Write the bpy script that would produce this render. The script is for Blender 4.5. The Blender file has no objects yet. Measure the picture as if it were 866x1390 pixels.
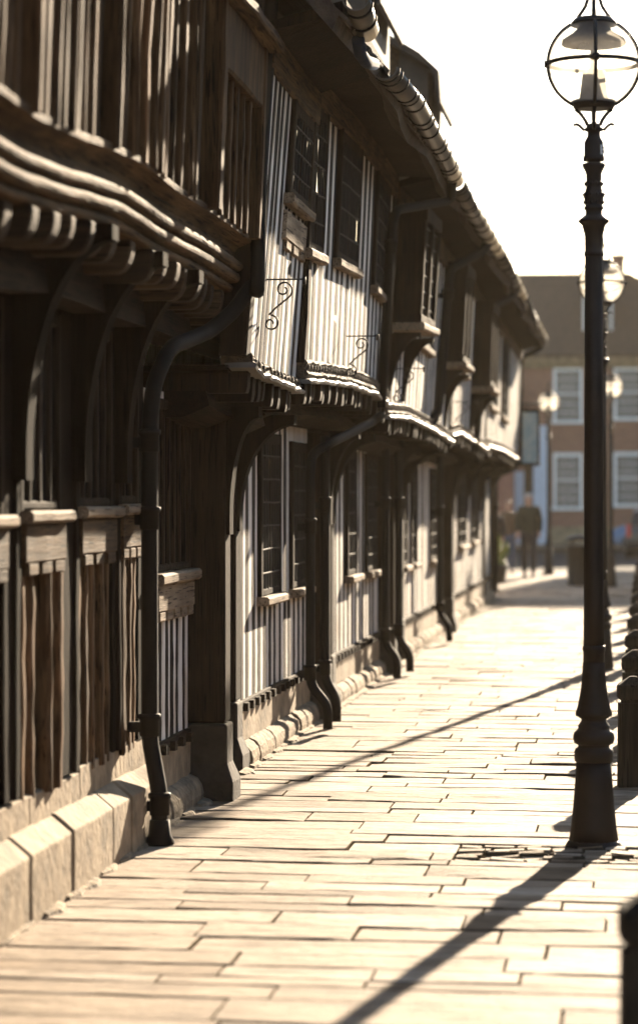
import bpy, bmesh, math, random
from mathutils import Vector, Matrix, noise as mnoise
PI = math.pi
rnd = random.Random(7)
scene = bpy.context.scene
COL = scene.collection

# ------------------------------------------------------------------ camera maths
F = 3600.0; CX = 433.0; HY = 676.0; EYE = 1.65
TH = math.atan(437 / F); S_, C_ = math.sin(TH), math.cos(TH)
def at_x(px, X, py=HY):
    a = (px - CX) / F; t = X / (a * C_ - S_)
    return t * (C_ + a * S_), EYE + t * (HY - py) / F
def yx(px, X): return at_x(px, X)[0]
def ground(px, py):
    a = (px - CX) / F; t = EYE * F / (py - HY)
    return t * (a * C_ - S_), t * (C_ + a * S_)

# ------------------------------------------------------------------ materials
def nodes(name):
    m = bpy.data.materials.new(name); m.use_nodes = True
    nt = m.node_tree; b = nt.nodes['Principled BSDF']
    return m, nt, b
def N(nt, t, **kw):
    n = nt.nodes.new(t)
    for k, v in kw.items():
        if k in n.inputs: n.inputs[k].default_value = v
        else: setattr(n, k, v)
    return n
def L(nt, a, b): nt.links.new(a, b)
def ramp(nt, fac, stops):
    r = nt.nodes.new('ShaderNodeValToRGB'); e = r.color_ramp.elements
    while len(e) < len(stops): e.new(0.5)
    for el, (p, c) in zip(e, stops): el.position = p; el.color = (*c, 1)
    L(nt, fac, r.inputs[0]); return r.outputs[0]
def coords(nt, scale=(1, 1, 1)):
    t = nt.nodes.new('ShaderNodeTexCoord'); mp = nt.nodes.new('ShaderNodeMapping')
    mp.inputs['Scale'].default_value = scale
    L(nt, t.outputs['Object'], mp.inputs[0]); return mp.outputs[0]
def bump(nt, b, h, strength=.4, dist=.01):
    n = nt.nodes.new('ShaderNodeBump'); n.inputs['Strength'].default_value = strength
    n.inputs['Distance'].default_value = dist
    L(nt, h, n.inputs['Height']); L(nt, n.outputs[0], b.inputs['Normal'])
def mixc(nt, f, a, b, mode='MIX'):
    n = nt.nodes.new('ShaderNodeMix'); n.data_type = 'RGBA'; n.blend_type = mode
    for s, v in ((0, f), (6, a), (7, b)):
        if isinstance(v, (int, float)): n.inputs[s].default_value = v
        elif isinstance(v, tuple): n.inputs[s].default_value = (*v, 1)
        else: L(nt, v, n.inputs[s])
    return n.outputs[2]

def timber(name, dark, light, axis='z', rough=.85, vary=.5, spec=.1):
    m, nt, b = nodes(name)
    sc = {'z': (34, 34, 1.6), 'y': (34, 1.6, 34), 'x': (1.6, 34, 34)}[axis]
    co = coords(nt, sc)
    oi = nt.nodes.new('ShaderNodeObjectInfo')
    ad = nt.nodes.new('ShaderNodeVectorMath'); ad.operation = 'ADD'
    ml = nt.nodes.new('ShaderNodeMath'); ml.operation = 'MULTIPLY'; ml.inputs[1].default_value = 37.0
    L(nt, oi.outputs['Random'], ml.inputs[0])
    L(nt, co, ad.inputs[0]); L(nt, ml.outputs[0], ad.inputs[1])
    n1 = N(nt, 'ShaderNodeTexNoise', Scale=1.0, Detail=7.0, Roughness=.65); L(nt, ad.outputs[0], n1.inputs['Vector'])
    n2 = N(nt, 'ShaderNodeTexNoise', Scale=2.2, Detail=3.0); L(nt, coords(nt), n2.inputs['Vector'])
    c = ramp(nt, n1.outputs[0], [(.3, dark), (.68, light)])
    c2 = ramp(nt, n2.outputs[0], [(.35, (.55, .5, .46)), (.7, (1.1, 1.05, 1.0))])
    c = mixc(nt, 1.0, c, c2, 'MULTIPLY')
    mr = N(nt, 'ShaderNodeMapRange'); mr.inputs[3].default_value = 1 - vary; mr.inputs[4].default_value = 1 + vary
    L(nt, oi.outputs['Random'], mr.inputs[0])
    c = mixc(nt, 1.0, c, mr.outputs[0], 'MULTIPLY')
    n3 = N(nt, 'ShaderNodeTexNoise', Scale=2.6, Detail=3.0, Roughness=.5); L(nt, ad.outputs[0], n3.inputs['Vector'])
    ck = ramp(nt, n3.outputs[0], [(.36, (.18, .16, .15)), (.42, (1, 1, 1))]); c = mixc(nt, 1.0, c, ck, 'MULTIPLY')
    L(nt, c, b.inputs['Base Color']); b.inputs['Roughness'].default_value = rough
    b.inputs['Specular IOR Level'].default_value = spec
    bump(nt, b, n1.outputs[0], .7, .012)
    return m

def rough_mat(name, c1, c2, scale=6, rough=.85, bstr=.4, bdist=.01, detail=6, spec=.3, c3=None, stretch=(1, 1, 1), bscale=None):
    m, nt, b = nodes(name); co = coords(nt, stretch)
    n1 = N(nt, 'ShaderNodeTexNoise', Scale=scale, Detail=detail, Roughness=.62); L(nt, co, n1.inputs['Vector'])
    st = [(.32, c1), (.68, c2)]
    if c3: st = [(.28, c3), (.45, c1), (.7, c2)]
    L(nt, ramp(nt, n1.outputs[0], st), b.inputs['Base Color'])
    b.inputs['Roughness'].default_value = rough; b.inputs['Specular IOR Level'].default_value = spec if name != 'joint_dirt' else 0
    n2 = N(nt, 'ShaderNodeTexNoise', Scale=bscale or scale * 4, Detail=5.0); L(nt, co, n2.inputs['Vector'])
    bump(nt, b, n2.outputs[0], bstr, bdist)
    return m

def plain(name, c, rough=.5, spec=.5, metal=0.0):
    m, nt, b = nodes(name)
    n = N(nt, 'ShaderNodeTexNoise', Scale=14.0, Detail=4.0); L(nt, coords(nt), n.inputs['Vector'])
    L(nt, ramp(nt, n.outputs[0], [(.3, tuple(v * .8 for v in c)), (.7, tuple(min(1, v * 1.15) for v in c))]), b.inputs['Base Color'])
    b.inputs['Roughness'].default_value = rough; b.inputs['Specular IOR Level'].default_value = spec
    b.inputs['Metallic'].default_value = metal
    bump(nt, b, n.outputs[0], .15, .004)
    return m

M = {}
M['oak'] = timber('weathered_oak', (.02, .012, .006), (.165, .088, .04), vary=.6)
M['oak_h'] = timber('weathered_oak_rail', (.022, .014, .008), (.15, .092, .048), 'y', vary=.15)
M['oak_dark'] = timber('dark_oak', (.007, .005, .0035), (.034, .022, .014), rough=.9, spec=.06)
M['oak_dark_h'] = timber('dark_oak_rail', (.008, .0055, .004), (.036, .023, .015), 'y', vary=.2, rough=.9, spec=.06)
M['oak_lit'] = timber('sunlit_oak', (.03, .018, .009), (.24, .14, .07), vary=.5)  # brighter copy of weathered oak; sunlight on the studs put into the colour
M['oak_shade'] = timber('shaded_oak', (.004, .003, .0022), (.016, .0105, .007), rough=.95, spec=.03)  # blacker copy of dark oak; shade under the jetty put into the colour
M['oak_x'] = timber('dark_oak_joist', (.014, .0095, .006), (.085, .055, .034), 'x', vary=.4)
M['stud'] = timber('blackened_stud', (.006, .0042, .003), (.034, .021, .013), vary=.6)
M['sill'] = timber('bleached_sill', (.15, .11, .072), (.40, .32, .23), 'y', vary=.15)
M['carved'] = rough_mat('carved_oak', (.03, .021, .014), (.17, .12, .078), 26, .8, 1.0, .03, 8)
M['board'] = timber('grey_board', (.009, .0085, .0085), (.04, .036, .034), vary=.2)
M['plaster'] = rough_mat('limewash', (.76, .71, .64), (.86, .83, .77), 5, .9, .35, .006, 7, .15, c3=(.62, .57, .49), stretch=(1, 1, .45))
nt = M['plaster'].node_tree; b = nt.nodes['Principled BSDF']; src = b.inputs['Base Color'].links[0].from_socket
n = N(nt, 'ShaderNodeTexNoise', Scale=1.0, Detail=6.0, Roughness=.7); L(nt, coords(nt, (9, 9, 1.3)), n.inputs['Vector'])
L(nt, mixc(nt, 1.0, src, ramp(nt, n.outputs[0], [(.33, (.58, .50, .40)), (.52, (1, 1, 1))]), 'MULTIPLY'), b.inputs['Base Color'])
M['stone'] = rough_mat('buff_sandstone', (.22, .165, .105), (.36, .28, .185), 6, .9, .55, .012, 7, .2, c3=(.11, .09, .06))
M['rubble'] = rough_mat('worn_sandstone', (.19, .145, .095), (.36, .275, .18), 9, .9, .9, .03, 7, .2, c3=(.10, .085, .06))
M['iron'] = plain('black_iron', (.016, .0115, .0085), .55, .25)
M['pipe'] = plain('black_pipe_paint', (.007, .006, .0055), .7, .1)
M['shade_stone'] = rough_mat('shaded_stone', (.022, .018, .013), (.055, .042, .03), 7, .9, .6, .015, 7, .2)  # stone darkened: shade on the post bases put into the colour
M['gutter'] = plain('gutter_paint', (.075, .062, .045), .42, .5)
M['bluegutter'] = plain('blue_grey_gutter_end', (.03, .04, .06), .9, .03)
M['lead'] = plain('lead_came', (.03, .03, .03), .8, .08)
M['leadflash'] = plain('lead_flashing', (.15, .14, .125), .6, .3)
M['glass'], nt, b = nodes('old_window_glass')
b.inputs['Base Color'].default_value = (.012, .014, .016, 1); b.inputs['Roughness'].default_value = .08; b.inputs['Specular IOR Level'].default_value = .5
n = N(nt, 'ShaderNodeTexNoise', Scale=7.0, Detail=2.0); L(nt, coords(nt), n.inputs['Vector']); bump(nt, b, n.outputs[0], .25, .01)
M['far_glass'] = plain('far_window_glass', (.012, .013, .015), .15, .15)
M['tile'] = rough_mat('clay_roof_tile', (.035, .026, .02), (.09, .065, .048), 9, .85, .8, .02)
M['dormer'] = rough_mat('dormer_render', (.075, .062, .05), (.12, .10, .08), 6, .9, .3, .006)
M['white'] = plain('white_joinery', (.72, .72, .70), .5, .4)
M['paleblue'] = plain('pale_blue_joinery', (.52, .58, .68), .5, .4)
M['sign_blue'] = rough_mat('sign_painting', (.20, .34, .42), (.52, .58, .55), 3, .6, .05, .002, 3, .3)
M['tag'] = plain('tag_white', (.75, .75, .74), .5, .4)
M['tagink'] = plain('tag_ink', (.03, .03, .04), .6, .3)
M['asphalt'] = rough_mat('asphalt', (.035, .035, .037), (.065, .063, .06), 30, .95, .5, .008, 6, .03)
M['earth'] = rough_mat('joint_dirt', (.045, .034, .023), (.12, .095, .065), 20, .95, .6, .01)

# paving: colour per slab from an attribute
m, nt, b = nodes('york_stone'); M['paving'] = m
at = nt.nodes.new('ShaderNodeAttribute'); at.attribute_name = 'slab'
n1 = N(nt, 'ShaderNodeTexNoise', Scale=2.6, Detail=8.0, Roughness=.65); L(nt, coords(nt, (1, 2.2, 1)), n1.inputs['Vector'])
n2 = N(nt, 'ShaderNodeTexNoise', Scale=16.0, Detail=6.0, Roughness=.6); L(nt, coords(nt, (.5, 1.6, 1)), n2.inputs['Vector'])
c = ramp(nt, at.outputs['Fac'], [(0, (.125, .088, .058)), (.2, (.22, .165, .115)), (.5, (.265, .21, .158)), (.8, (.30, .245, .192)), (1, (.37, .315, .258))])
c = mixc(nt, 1.0, c, ramp(nt, n1.outputs[0], [(.30, (.42, .36, .29)), (.44, (.80, .76, .71)), (.60, (1.1, 1.08, 1.05))]), 'MULTIPLY')
c = mixc(nt, 1.0, c, ramp(nt, n2.outputs[0], [(.25, (.50, .45, .38)), (.5, (.98, .97, .95)), (.7, (1.15, 1.13, 1.1))]), 'MULTIPLY')
L(nt, c, b.inputs['Base Color']); b.inputs['Roughness'].default_value = .75; b.inputs['Specular IOR Level'].default_value = .10
n3 = N(nt, 'ShaderNodeTexNoise', Scale=60.0, Detail=5.0, Roughness=.7); L(nt, coords(nt, (.5, 1.3, 1)), n3.inputs['Vector'])
sm_h = nt.nodes.new('ShaderNodeMath'); sm_h.operation = 'MULTIPLY_ADD'; sm_h.inputs[1].default_value = .35; L(nt, n3.outputs[0], sm_h.inputs[0]); L(nt, n2.outputs[0], sm_h.inputs[2])
bump(nt, b, sm_h.outputs[0], .8, .02)

def brick_mat(name, c1, c2, mort, sc=1.0):
    m, nt, b = nodes(name)
    t = nt.nodes.new('ShaderNodeTexCoord'); sp = nt.nodes.new('ShaderNodeSeparateXYZ'); cb = nt.nodes.new('ShaderNodeCombineXYZ')
    L(nt, t.outputs['Object'], sp.inputs[0])
    ad = nt.nodes.new('ShaderNodeMath'); ad.operation = 'ADD'
    L(nt, sp.outputs[0], ad.inputs[0]); L(nt, sp.outputs[1], ad.inputs[1])
    L(nt, ad.outputs[0], cb.inputs[0]); L(nt, sp.outputs[2], cb.inputs[1])
    br = nt.nodes.new('ShaderNodeTexBrick')
    br.inputs['Color1'].default_value = (*c1, 1); br.inputs['Color2'].default_value = (*c2, 1); br.inputs['Mortar'].default_value = (*mort, 1)
    br.inputs['Scale'].default_value = sc; br.inputs['Brick Width'].default_value = .22; br.inputs['Row Height'].default_value = .075
    br.inputs['Mortar Size'].default_value = .008
    L(nt, cb.outputs[0], br.inputs['Vector']); L(nt, br.outputs[0], b.inputs['Base Color'])
    b.inputs['Roughness'].default_value = .9
    return m
M['brick'] = brick_mat('red_brown_brick', (.20, .085, .052), (.27, .12, .075), (.24, .18, .14))
M['brick2'] = brick_mat('deep_red_brick', (.22, .075, .05), (.28, .10, .065), (.24, .16, .12))

# lamp glass: slightly dirty globe that glows when the sun is behind it
m = bpy.data.materials.new('lamp_glass'); m.use_nodes = True; M['globe'] = m
nt = m.node_tree; nt.nodes.clear()
out = nt.nodes.new('ShaderNodeOutputMaterial')
tr = nt.nodes.new('ShaderNodeBsdfTransparent'); tr.inputs[0].default_value = (.97, .97, .95, 1)
tl = nt.nodes.new('ShaderNodeBsdfTranslucent'); tl.inputs[0].default_value = (.9, .86, .78, 1)
gl = nt.nodes.new('ShaderNodeBsdfGlossy'); gl.inputs['Roughness'].default_value = .05
fr = nt.nodes.new('ShaderNodeValue'); fr.outputs[0].default_value = .035
nz = N(nt, 'ShaderNodeTexNoise', Scale=9.0, Detail=4.0); L(nt, coords(nt), nz.inputs['Vector'])
rr = nt.nodes.new('ShaderNodeMapRange'); rr.inputs[1].default_value = .35; rr.inputs[2].default_value = .75
rr.inputs[3].default_value = .28; rr.inputs[4].default_value = .5; L(nt, nz.outputs[0], rr.inputs[0])
m1 = nt.nodes.new('ShaderNodeMixShader'); m2 = nt.nodes.new('ShaderNodeMixShader')
L(nt, rr.outputs[0], m1.inputs[0]); L(nt, tr.outputs[0], m1.inputs[1]); L(nt, tl.outputs[0], m1.inputs[2])
L(nt, fr.outputs[0], m2.inputs[0]); L(nt, m1.outputs[0], m2.inputs[1]); L(nt, gl.outputs[0], m2.inputs[2])
L(nt, m2.outputs[0], out.inputs[0])

# ------------------------------------------------------------------ mesh building
class MB:
    def __init__(s): s.v = []; s.f = []; s.sm = []
    def ring_loft(s, rings, close=True, caps=True, smooth=False):
        o = len(s.v); n = len(rings[0])
        for r in rings: s.v += [tuple(p) for p in r]
        for i in range(len(rings) - 1):
            for j in range(n if close else n - 1):
                a = o + i * n + j; b = o + i * n + (j + 1) % n
                s.f.append((a, b, b + n, a + n)); s.sm.append(smooth)
        if caps and close:
            s.f.append(tuple(o + j for j in range(n))); s.sm.append(False)
            k = o + (len(rings) - 1) * n
            s.f.append(tuple(k + j for j in reversed(range(n)))); s.sm.append(False)
    def quad(s, pts, smooth=False):
        o = len(s.v); s.v += [tuple(p) for p in pts]; s.f.append(tuple(range(o, o + len(pts)))); s.sm.append(smooth)
    def box(s, x0, x1, y0, y1, z0, z1):
        s.ring_loft([[(x0, y0, z), (x1, y0, z), (x1, y1, z), (x0, y1, z)] for z in (z0, z1)])
    def prism(s, poly, axis, a0, a1):
        """poly in the two other axes (order xyz without axis)"""
        def mk(p, a): return {'x': (a, p[0], p[1]), 'y': (p[0], a, p[1]), 'z': (p[0], p[1], a)}[axis]
        s.ring_loft([[mk(p, a) for p in poly] for a in (a0, a1)])
    def tube(s, pts, r, n=10, smooth=True):
        pts = [Vector(p) for p in pts]; rings = []
        up = Vector((0, 0, 1)); prev = None
        for i, p in enumerate(pts):
            d = (pts[min(i + 1, len(pts) - 1)] - pts[max(i - 1, 0)]).normalized()
            if prev is None:
                u = d.cross(up)
                if u.length < .05: u = d.cross(Vector((1, 0, 0)))
            else: u = prev - d * prev.dot(d)
            u.normalize(); prev = u; w = d.cross(u)
            rad = r[i] if isinstance(r, (list, tuple)) else r
            rings.append([p + (u * math.cos(2 * PI * k / n) + w * math.sin(2 * PI * k / n)) * rad for k in range(n)])
        s.ring_loft(rings, smooth=smooth)
    def lathe(s, prof, n=24, c=(0, 0), flute=None, smooth=True):
        rings = []
        for (z, r, *fl) in prof:
            a = fl[0] if fl else 0
            rings.append([(c[0] + math.cos(2 * PI * k / n) * (r * (1 - a * (k % 2))), c[1] + math.sin(2 * PI * k / n) * (r * (1 - a * (k % 2))), z) for k in range(n)])
        s.ring_loft(rings, smooth=smooth)
    def build(s, name, mat, parent=None, loc=(0, 0, 0), bevel=0):
        me = bpy.data.meshes.new(name)
        # vertices given in the coordinates of the parent thing minus nothing: subtract the root position
        org = Vector(loc)
        if parent is not None: org = root_pos(parent)
        me.from_pydata([tuple(Vector(p) - org) for p in s.v], [], s.f)
        me.polygons.foreach_set('use_smooth', s.sm)
        bm = bmesh.new(); bm.from_mesh(me); bmesh.ops.recalc_face_normals(bm, faces=bm.faces); bm.to_mesh(me); bm.free()
        me.materials.append(M[mat] if isinstance(mat, str) else mat)
        o = bpy.data.objects.new(name, me); COL.objects.link(o)
        if parent is not None: o.parent = parent
        else: o.location = loc
        if bevel:
            md = o.modifiers.new('bevel', 'BEVEL'); md.width = bevel; md.segments = 2; md.limit_method = 'ANGLE'
        return o
def root_pos(o):
    p = Vector((0, 0, 0))
    while o is not None: p += o.location; o = o.parent
    return p
def thing(name, label, cat, loc=(0, 0, 0), group=None):
    o = bpy.data.objects.new(name, None); COL.objects.link(o); o.location = loc
    o['label'] = label; o['category'] = cat
    if group: o['group'] = group
    o.empty_display_size = .2
    return o
def copy_tree(o, parent=None):
    c = o.copy(); COL.objects.link(c)
    if parent is not None: c.parent = parent
    for ch in list(o.children): copy_tree(ch, c)
    return c
def lerp_list(pts, x):
    if x <= pts[0][0]: return pts[0][1]
    for (a, va), (b, vb) in zip(pts, pts[1:]):
        if x <= b: return va + (vb - va) * (x - a) / (b - a)
    return pts[-1][1]

# ------------------------------------------------------------------ wall helpers (wall space: y along street, z up, d out of the wall)
class Wall:
    def __init__(s, x0, lean=0, zref=0, bow=None, sag=None):
        s.x0 = x0; s.lean = lean; s.zref = zref; s.bow = bow; s.sag = sag
    def p(s, y, z, d):
        x = s.x0 + s.lean * (z - s.zref) + d
        if s.bow: x += lerp_list(s.bow, y)
        if s.sag: z = z + lerp_list(s.sag, y)
        return (x, y, z)
def vert_member(mb, W, y, w, z0, z1, d0, d1, c=.012, jit=.006, nz=6, taper=0):
    rings = []
    for i in range(nz + 1):
        z = z0 + (z1 - z0) * i / nz
        jy = rnd.uniform(-jit, jit); jw = rnd.uniform(-jit, jit); jd = rnd.uniform(-jit, jit) * (.12 if d1 < .012 else .5)
        a = y - w / 2 + jy - jw; b = y + w / 2 + jy + jw; dd = d1 + jd
        rings.append([W.p(*q) for q in ((a, z, d0), (b, z, d0), (b, z, dd - c), (b - c, z, dd), (a + c, z, dd), (a, z, dd - c))])
    mb.ring_loft(rings)
def horiz_member(mb, W, y0, y1, z0, z1, d0, d1, c=.012, jit=.004, ny=6):
    rings = []
    for i in range(ny + 1):
        y = y0 + (y1 - y0) * i / ny
        jz = rnd.uniform(-jit, jit); jd = rnd.uniform(-jit, jit)
        a, b, dd = z0 + jz, z1 + jz, d1 + jd
        rings.append([W.p(*q) for q in ((y, a, d0), (y, a, dd - c), (y, a + c, dd), (y, b - c, dd), (y, b, dd - c), (y, b, d0))])
    mb.ring_loft(rings)
def sweep(mb, W, ys, prof, z0):
    """moulding: prof is a closed list of (d, dz); run along the wall at height z0"""
    mb.ring_loft([[W.p(y, z0 + dz, d) for d, dz in prof] for y in ys])
def frange(a, b, n): return [a + (b - a) * i / n for i in range(n + 1)]
def panel(mb, W, y0, y1, z0, z1, d0, d1, ny=8, nz=4):
    rings = []
    for i in range(ny + 1):
        y = y0 + (y1 - y0) * i / ny
        r = [W.p(y, z0, d0)] + [W.p(y, z, d1 + rnd.uniform(-.0006, .0006)) for z in frange(z0, z1, nz)] + [W.p(y, z1, d0)]
        rings.append(r)
    mb.ring_loft(rings)
def arc_pts(c, r0, a0, a1, n): return [(c[0] + r0 * math.cos(a0 + (a1 - a0) * i / n), c[1] + r0 * math.sin(a0 + (a1 - a0) * i / n)) for i in range(n + 1)]

def window(H, W, y0, y1, z0, z1, kind='lead', proud=.05, sill_out=.10, sill_mat='sill', sill_h=.06, frame_mat='oak_dark', mull=1, deep=.0):
    mb = MB(); fw = .075 if kind == 'lead' else .055
    vert_member(mb, W, y0 + fw / 2, fw, z0, z1, 0, proud, .01, .003)
    vert_member(mb, W, y1 - fw / 2, fw, z0, z1, 0, proud, .01, .003)
    horiz_member(mb, W, y0 + fw, y1 - fw, z1 - fw, z1, 0, proud - .004, .01, .002)
    horiz_member(mb, W, y0 + fw, y1 - fw, z0, z0 + fw * .7, 0, proud - .004, .01, .002)
    if kind == 'lead':
        for k in range(mull):
            yy = y0 + (y1 - y0) * (k + 1) / (mull + 1)
            vert_member(mb, W, yy, .045, z0 + fw * .7, z1 - fw, .002, proud - .008, .01, .002)
    else:
        n = max(2, int((y1 - y0) / .15))
        for k in range(1, n):
            yy = y0 + (y1 - y0) * k / n
            vert_member(mb, W, yy, .04, z0 + fw * .7, z1 - fw, .004, proud - .006, .008, .003)
    f = mb.build('window', frame_mat, H)
    pm = MB(); panel(pm, W, y0 + .02, y1 - .02, z0 + .02, z1 - .02, -.02, .006, 4, 2)
    if kind == 'lead':
        nb = max(3, int((y1 - y0) / .11)); nv = max(4, int((z1 - z0) / .15))
        for i in range(nb):
            for j in range(nv):
                a, b = [y0 + .03 + (y1 - y0 - .06) * q / nb for q in (i, i + 1)]; c, e = [z0 + .03 + (z1 - z0 - .06) * q / nv for q in (j, j + 1)]
                ty, tz = rnd.gauss(0, .0022), rnd.gauss(0, .0015)
                pm.quad([W.p(a, c, .015 - ty - tz), W.p(b, c, .015 + ty - tz), W.p(b, e, .015 + ty + tz), W.p(a, e, .015 - ty + tz)])
    pm.build('pane', 'glass', f)
    if kind == 'lead':
        lm = MB(); nb = max(3, int((y1 - y0) / .11)); nv = max(4, int((z1 - z0) / .15))
        for k in range(1, nb):
            vert_member(lm, W, y0 + (y1 - y0) * k / nb, .009, z0 + .03, z1 - .04, .01, .026, .002, .002, 8)
        for k in range(1, nv):
            horiz_member(lm, W, y0 + fw, y1 - fw, z0 + (z1 - z0) * k / nv - .005, z0 + (z1 - z0) * k / nv + .005, .01, .027, .002, .003, 3)
        lm.build('lead_lattice', 'lead', f)
    if sill_out:
        sm = MB(); horiz_member(sm, W, y0 - .03, y1 + .03, z0 - sill_h, z0, 0, sill_out, .012, .003, 5)
        sm.build('sill', sill_mat, f)
    return f

def apron(H, W, y0, y1, z0, z1, mat='oak_h', d=.075, pegs=4):
    mb = MB(); horiz_member(mb, W, y0, y1, z0 + .05, z1, 0, d, .008, .002)
    n = pegs
    for k in range(n):                                   # teeth of the lower edge between the notches
        a = y0 + (y1 - y0) * (k + .28) / n; b = y0 + (y1 - y0) * (k + .95) / n
        horiz_member(mb, W, a, b, z0, z0 + .052, 0, d - .004, .006, .002, 2)
    return mb.build('apron_board', mat, H)

def studs(H, W, ys, z0, z1, mat, w=(.08, .12), d=(.004, .02), name='stud', z0f=None, z1f=None):
    for y in ys:
        mb = MB(); a = z0f(y) if z0f else z0; b = z1f(y) if z1f else z1
        vert_member(mb, W, y, rnd.uniform(*w), a, b, -.03, rnd.uniform(*d), rnd.uniform(.008, .02), .008, 8)
        mb.build(name, mat, H)

def knee_bracket(H, y, t, xw, xo, zb, zt, mat='oak_dark', post_to=None, px=.10):
    """solid curved brace at right angles to the wall, from the wall post up to the jetty"""
    mb = MB(); n = 14; poly = []
    poly.append((xw - .02, zb)); poly.append((xw + .05, zb))
    for i in range(n + 1):
        a = PI - (PI / 2) * i / n
        poly.append((xo + (xo - xw - .05) * math.cos(a), zb + .10 + (zt - zb - .16) * math.sin(a)))
    poly.append((xo, zt)); poly.append((xw - .02, zt))
    # concave quarter: loft as triangulated strips toward the corner
    rings = [[(x, y + s * t / 2, z) for x, z in poly] for s in (-1, 1)]
    mb.ring_loft(rings)
    o = mb.build('bracket', 'oak_shade', H)
    if post_to is not None:
        pm = MB(); pm.ring_loft([[(xw - .03, y - t * .55, z), (xw + px, y - t * .5, z), (xw + px, y + t * .5, z), (xw - .03, y + t * .55, z)] for z in (post_to, (post_to + zb) / 2, zb + .02)])
        pm.build('post', mat, H, bevel=.012)
    return o

def joist_ends(H, ys, xin, xout, zt, h=.13, w=.11, mat='oak_x', cv=.75):
    for y in ys:
        mb = MB(); ww = w * rnd.uniform(.75, 1.15); hh = h * rnd.uniform(.85, 1.12); dx = rnd.uniform(-.035, .015); y += rnd.uniform(-.012, .012)
        zz = zt(y) if callable(zt) else zt
        xo = xout(y) if callable(xout) else xout
        poly = [(xin, zz - hh), (xo + dx - hh * cv, zz - hh)] + [(xo + dx - hh * cv + hh * cv * math.sin(a), zz - hh * math.cos(a) * .85 - hh * .15) for a in frange(.2, PI / 2, 6)] + [(xo + dx, zz), (xin, zz)]
        mb.prism(poly, 'y', y - ww / 2, y + ww / 2)
        mb.build('joist_end', mat, H, bevel=.01)

def pipe(H, pts, r=.045, collars=(), shoe=True, name='downpipe', mat='pipe'):
    mb = MB(); sm = []
    P = [Vector(p) for p in pts]
    for i, p in enumerate(P):                                # rounded corners
        if 0 < i < len(P) - 1:
            a = (P[i - 1] - p); b = (P[i + 1] - p); q = min(.10, a.length * .4, b.length * .4)
            A = p + a.normalized() * q; B = p + b.normalized() * q
            for t in (0, .25, .5, .75, 1): sm.append(A * (1 - t) ** 2 + p * 2 * t * (1 - t) + B * t * t)
        else: sm.append(p)
    mb.tube(sm, r, 12)
    o = mb.build(name, mat, H)
    for c in collars:
        cm = MB(); x, y, z = c
        cm.lathe([(z - .05, r * 1.03), (z - .048, r * 1.2), (z + .03, r * 1.2), (z + .035, r * 1.38), (z + .055, r * 1.38), (z + .06, r * 1.05)], 14, (x, y))
        cm.box(x - r * 2.6, x + .01, y - .012, y + .012, z - .03, z + .02)
        cm.build('collar', mat, o)
    return o

def shoe_pts(x, y, ztop, out=.13):
    return [(x, y, ztop), (x, y, .34), (x + out, y - .05, .20), (x + out, y - .05, .035)]

def scroll(H, x, y, z, L_=.20, flip=1):
    mb = MB()
    mb.tube([(x, y, z), (x + L_ * 1.05, y, z)], .005, 6); mb.tube([(x + L_ * 1.05, y, z + .012), (x + L_ * 1.05, y, z - .03)], .011, 6)
    def spiral(cx, cz, r0, turns, a0, sg):
        return [(cx + r0 * (1 - t * .75) * math.cos(a0 + sg * t * turns * 2 * PI), y, cz + r0 * (1 - t * .75) * math.sin(a0 + sg * t * turns * 2 * PI)) for t in [i / 26 for i in range(27)]]
    s1 = spiral(x + L_ * .50, z - .055, .05, 1.35, -PI / 3, 1)
    mb.tube(list(reversed(s1)) + [(x + L_ * .3, y, z - .15), (x + .02, y, z - .19)], .0056, 6)
    s2 = spiral(x + .03, z - .235, .045, 1.3, PI / 2, -1)
    mb.tube(s2, .0056, 6)
    return mb.build('scroll_bracket', 'iron', H)

XW = -2.45      # ground floor face
HOUSES = {}
ys_ = lambda a, b, step, j=.03: [a + step * (i + .5) + rnd.uniform(-j, j) for i in range(int((b - a) / step))]

# ================================================================== house 1: unpainted oak, nearest
h1 = thing('timber_house', 'nearest timber house, bare brown oak with heavy moulded jetty and tall stone plinth', 'house', (XW, 8.5, 0), 'timber framed houses of the terrace')
Y1 = 13.42
top = [(0, 130), (50, 165), (110, 190), (180, 217), (240, 262), (300, 300), (345, 335)]
XU1 = -2.0
sag1 = [(4.0, .02)]
for px, py in top:
    y, z = at_x(px, XU1, py); sag1.append((y, z - 2.95))
sag1.insert(1, (7.0, sag1[1][1] - .01))
U1 = Wall(XU1, .035, 2.95, None, sag1)
# moulded bressumer
prof = [(-.22, .03), (.012, .03), (.02, .022), (.02, 0), (.008, -.006)]
prof += [(-.05, -.03), (-.068, -.055), (-.068, -.085), (-.052, -.10)]
def roll(cx, cz, r): return [(cx + r * math.cos(a), cz + r * math.sin(a)) for a in frange(PI * .55, -PI * .55, 8)]
prof += roll(-.045, -.125, .026) + [(-.078, -.153)] + roll(-.06, -.183, .027) + [(-.095, -.212)] + roll(-.088, -.236, .02) + [(-.14, -.262), (-.22, -.262)]
mb = MB(); rr_ = []
for q in frange(4.2, 13.45, 260):
    jz = .0015 * mnoise.noise((q * 9, 1, 2)) + .004 * mnoise.noise((q * 2.1, 5, 2))
    rr_.append([U1.p(q, 2.95 + dz + jz + .0015 * mnoise.noise((q * 12, k * 3.1, 7)), d + .0025 * mnoise.noise((q * 6, k * 2.3, 1)) + .0015 * mnoise.noise((q * 31, k * 1.7, 4))) for k, (d, dz) in enumerate(prof)])
mb.ring_loft(rr_)
mb.build('jetty_moulding', 'oak_h', h1)
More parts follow.
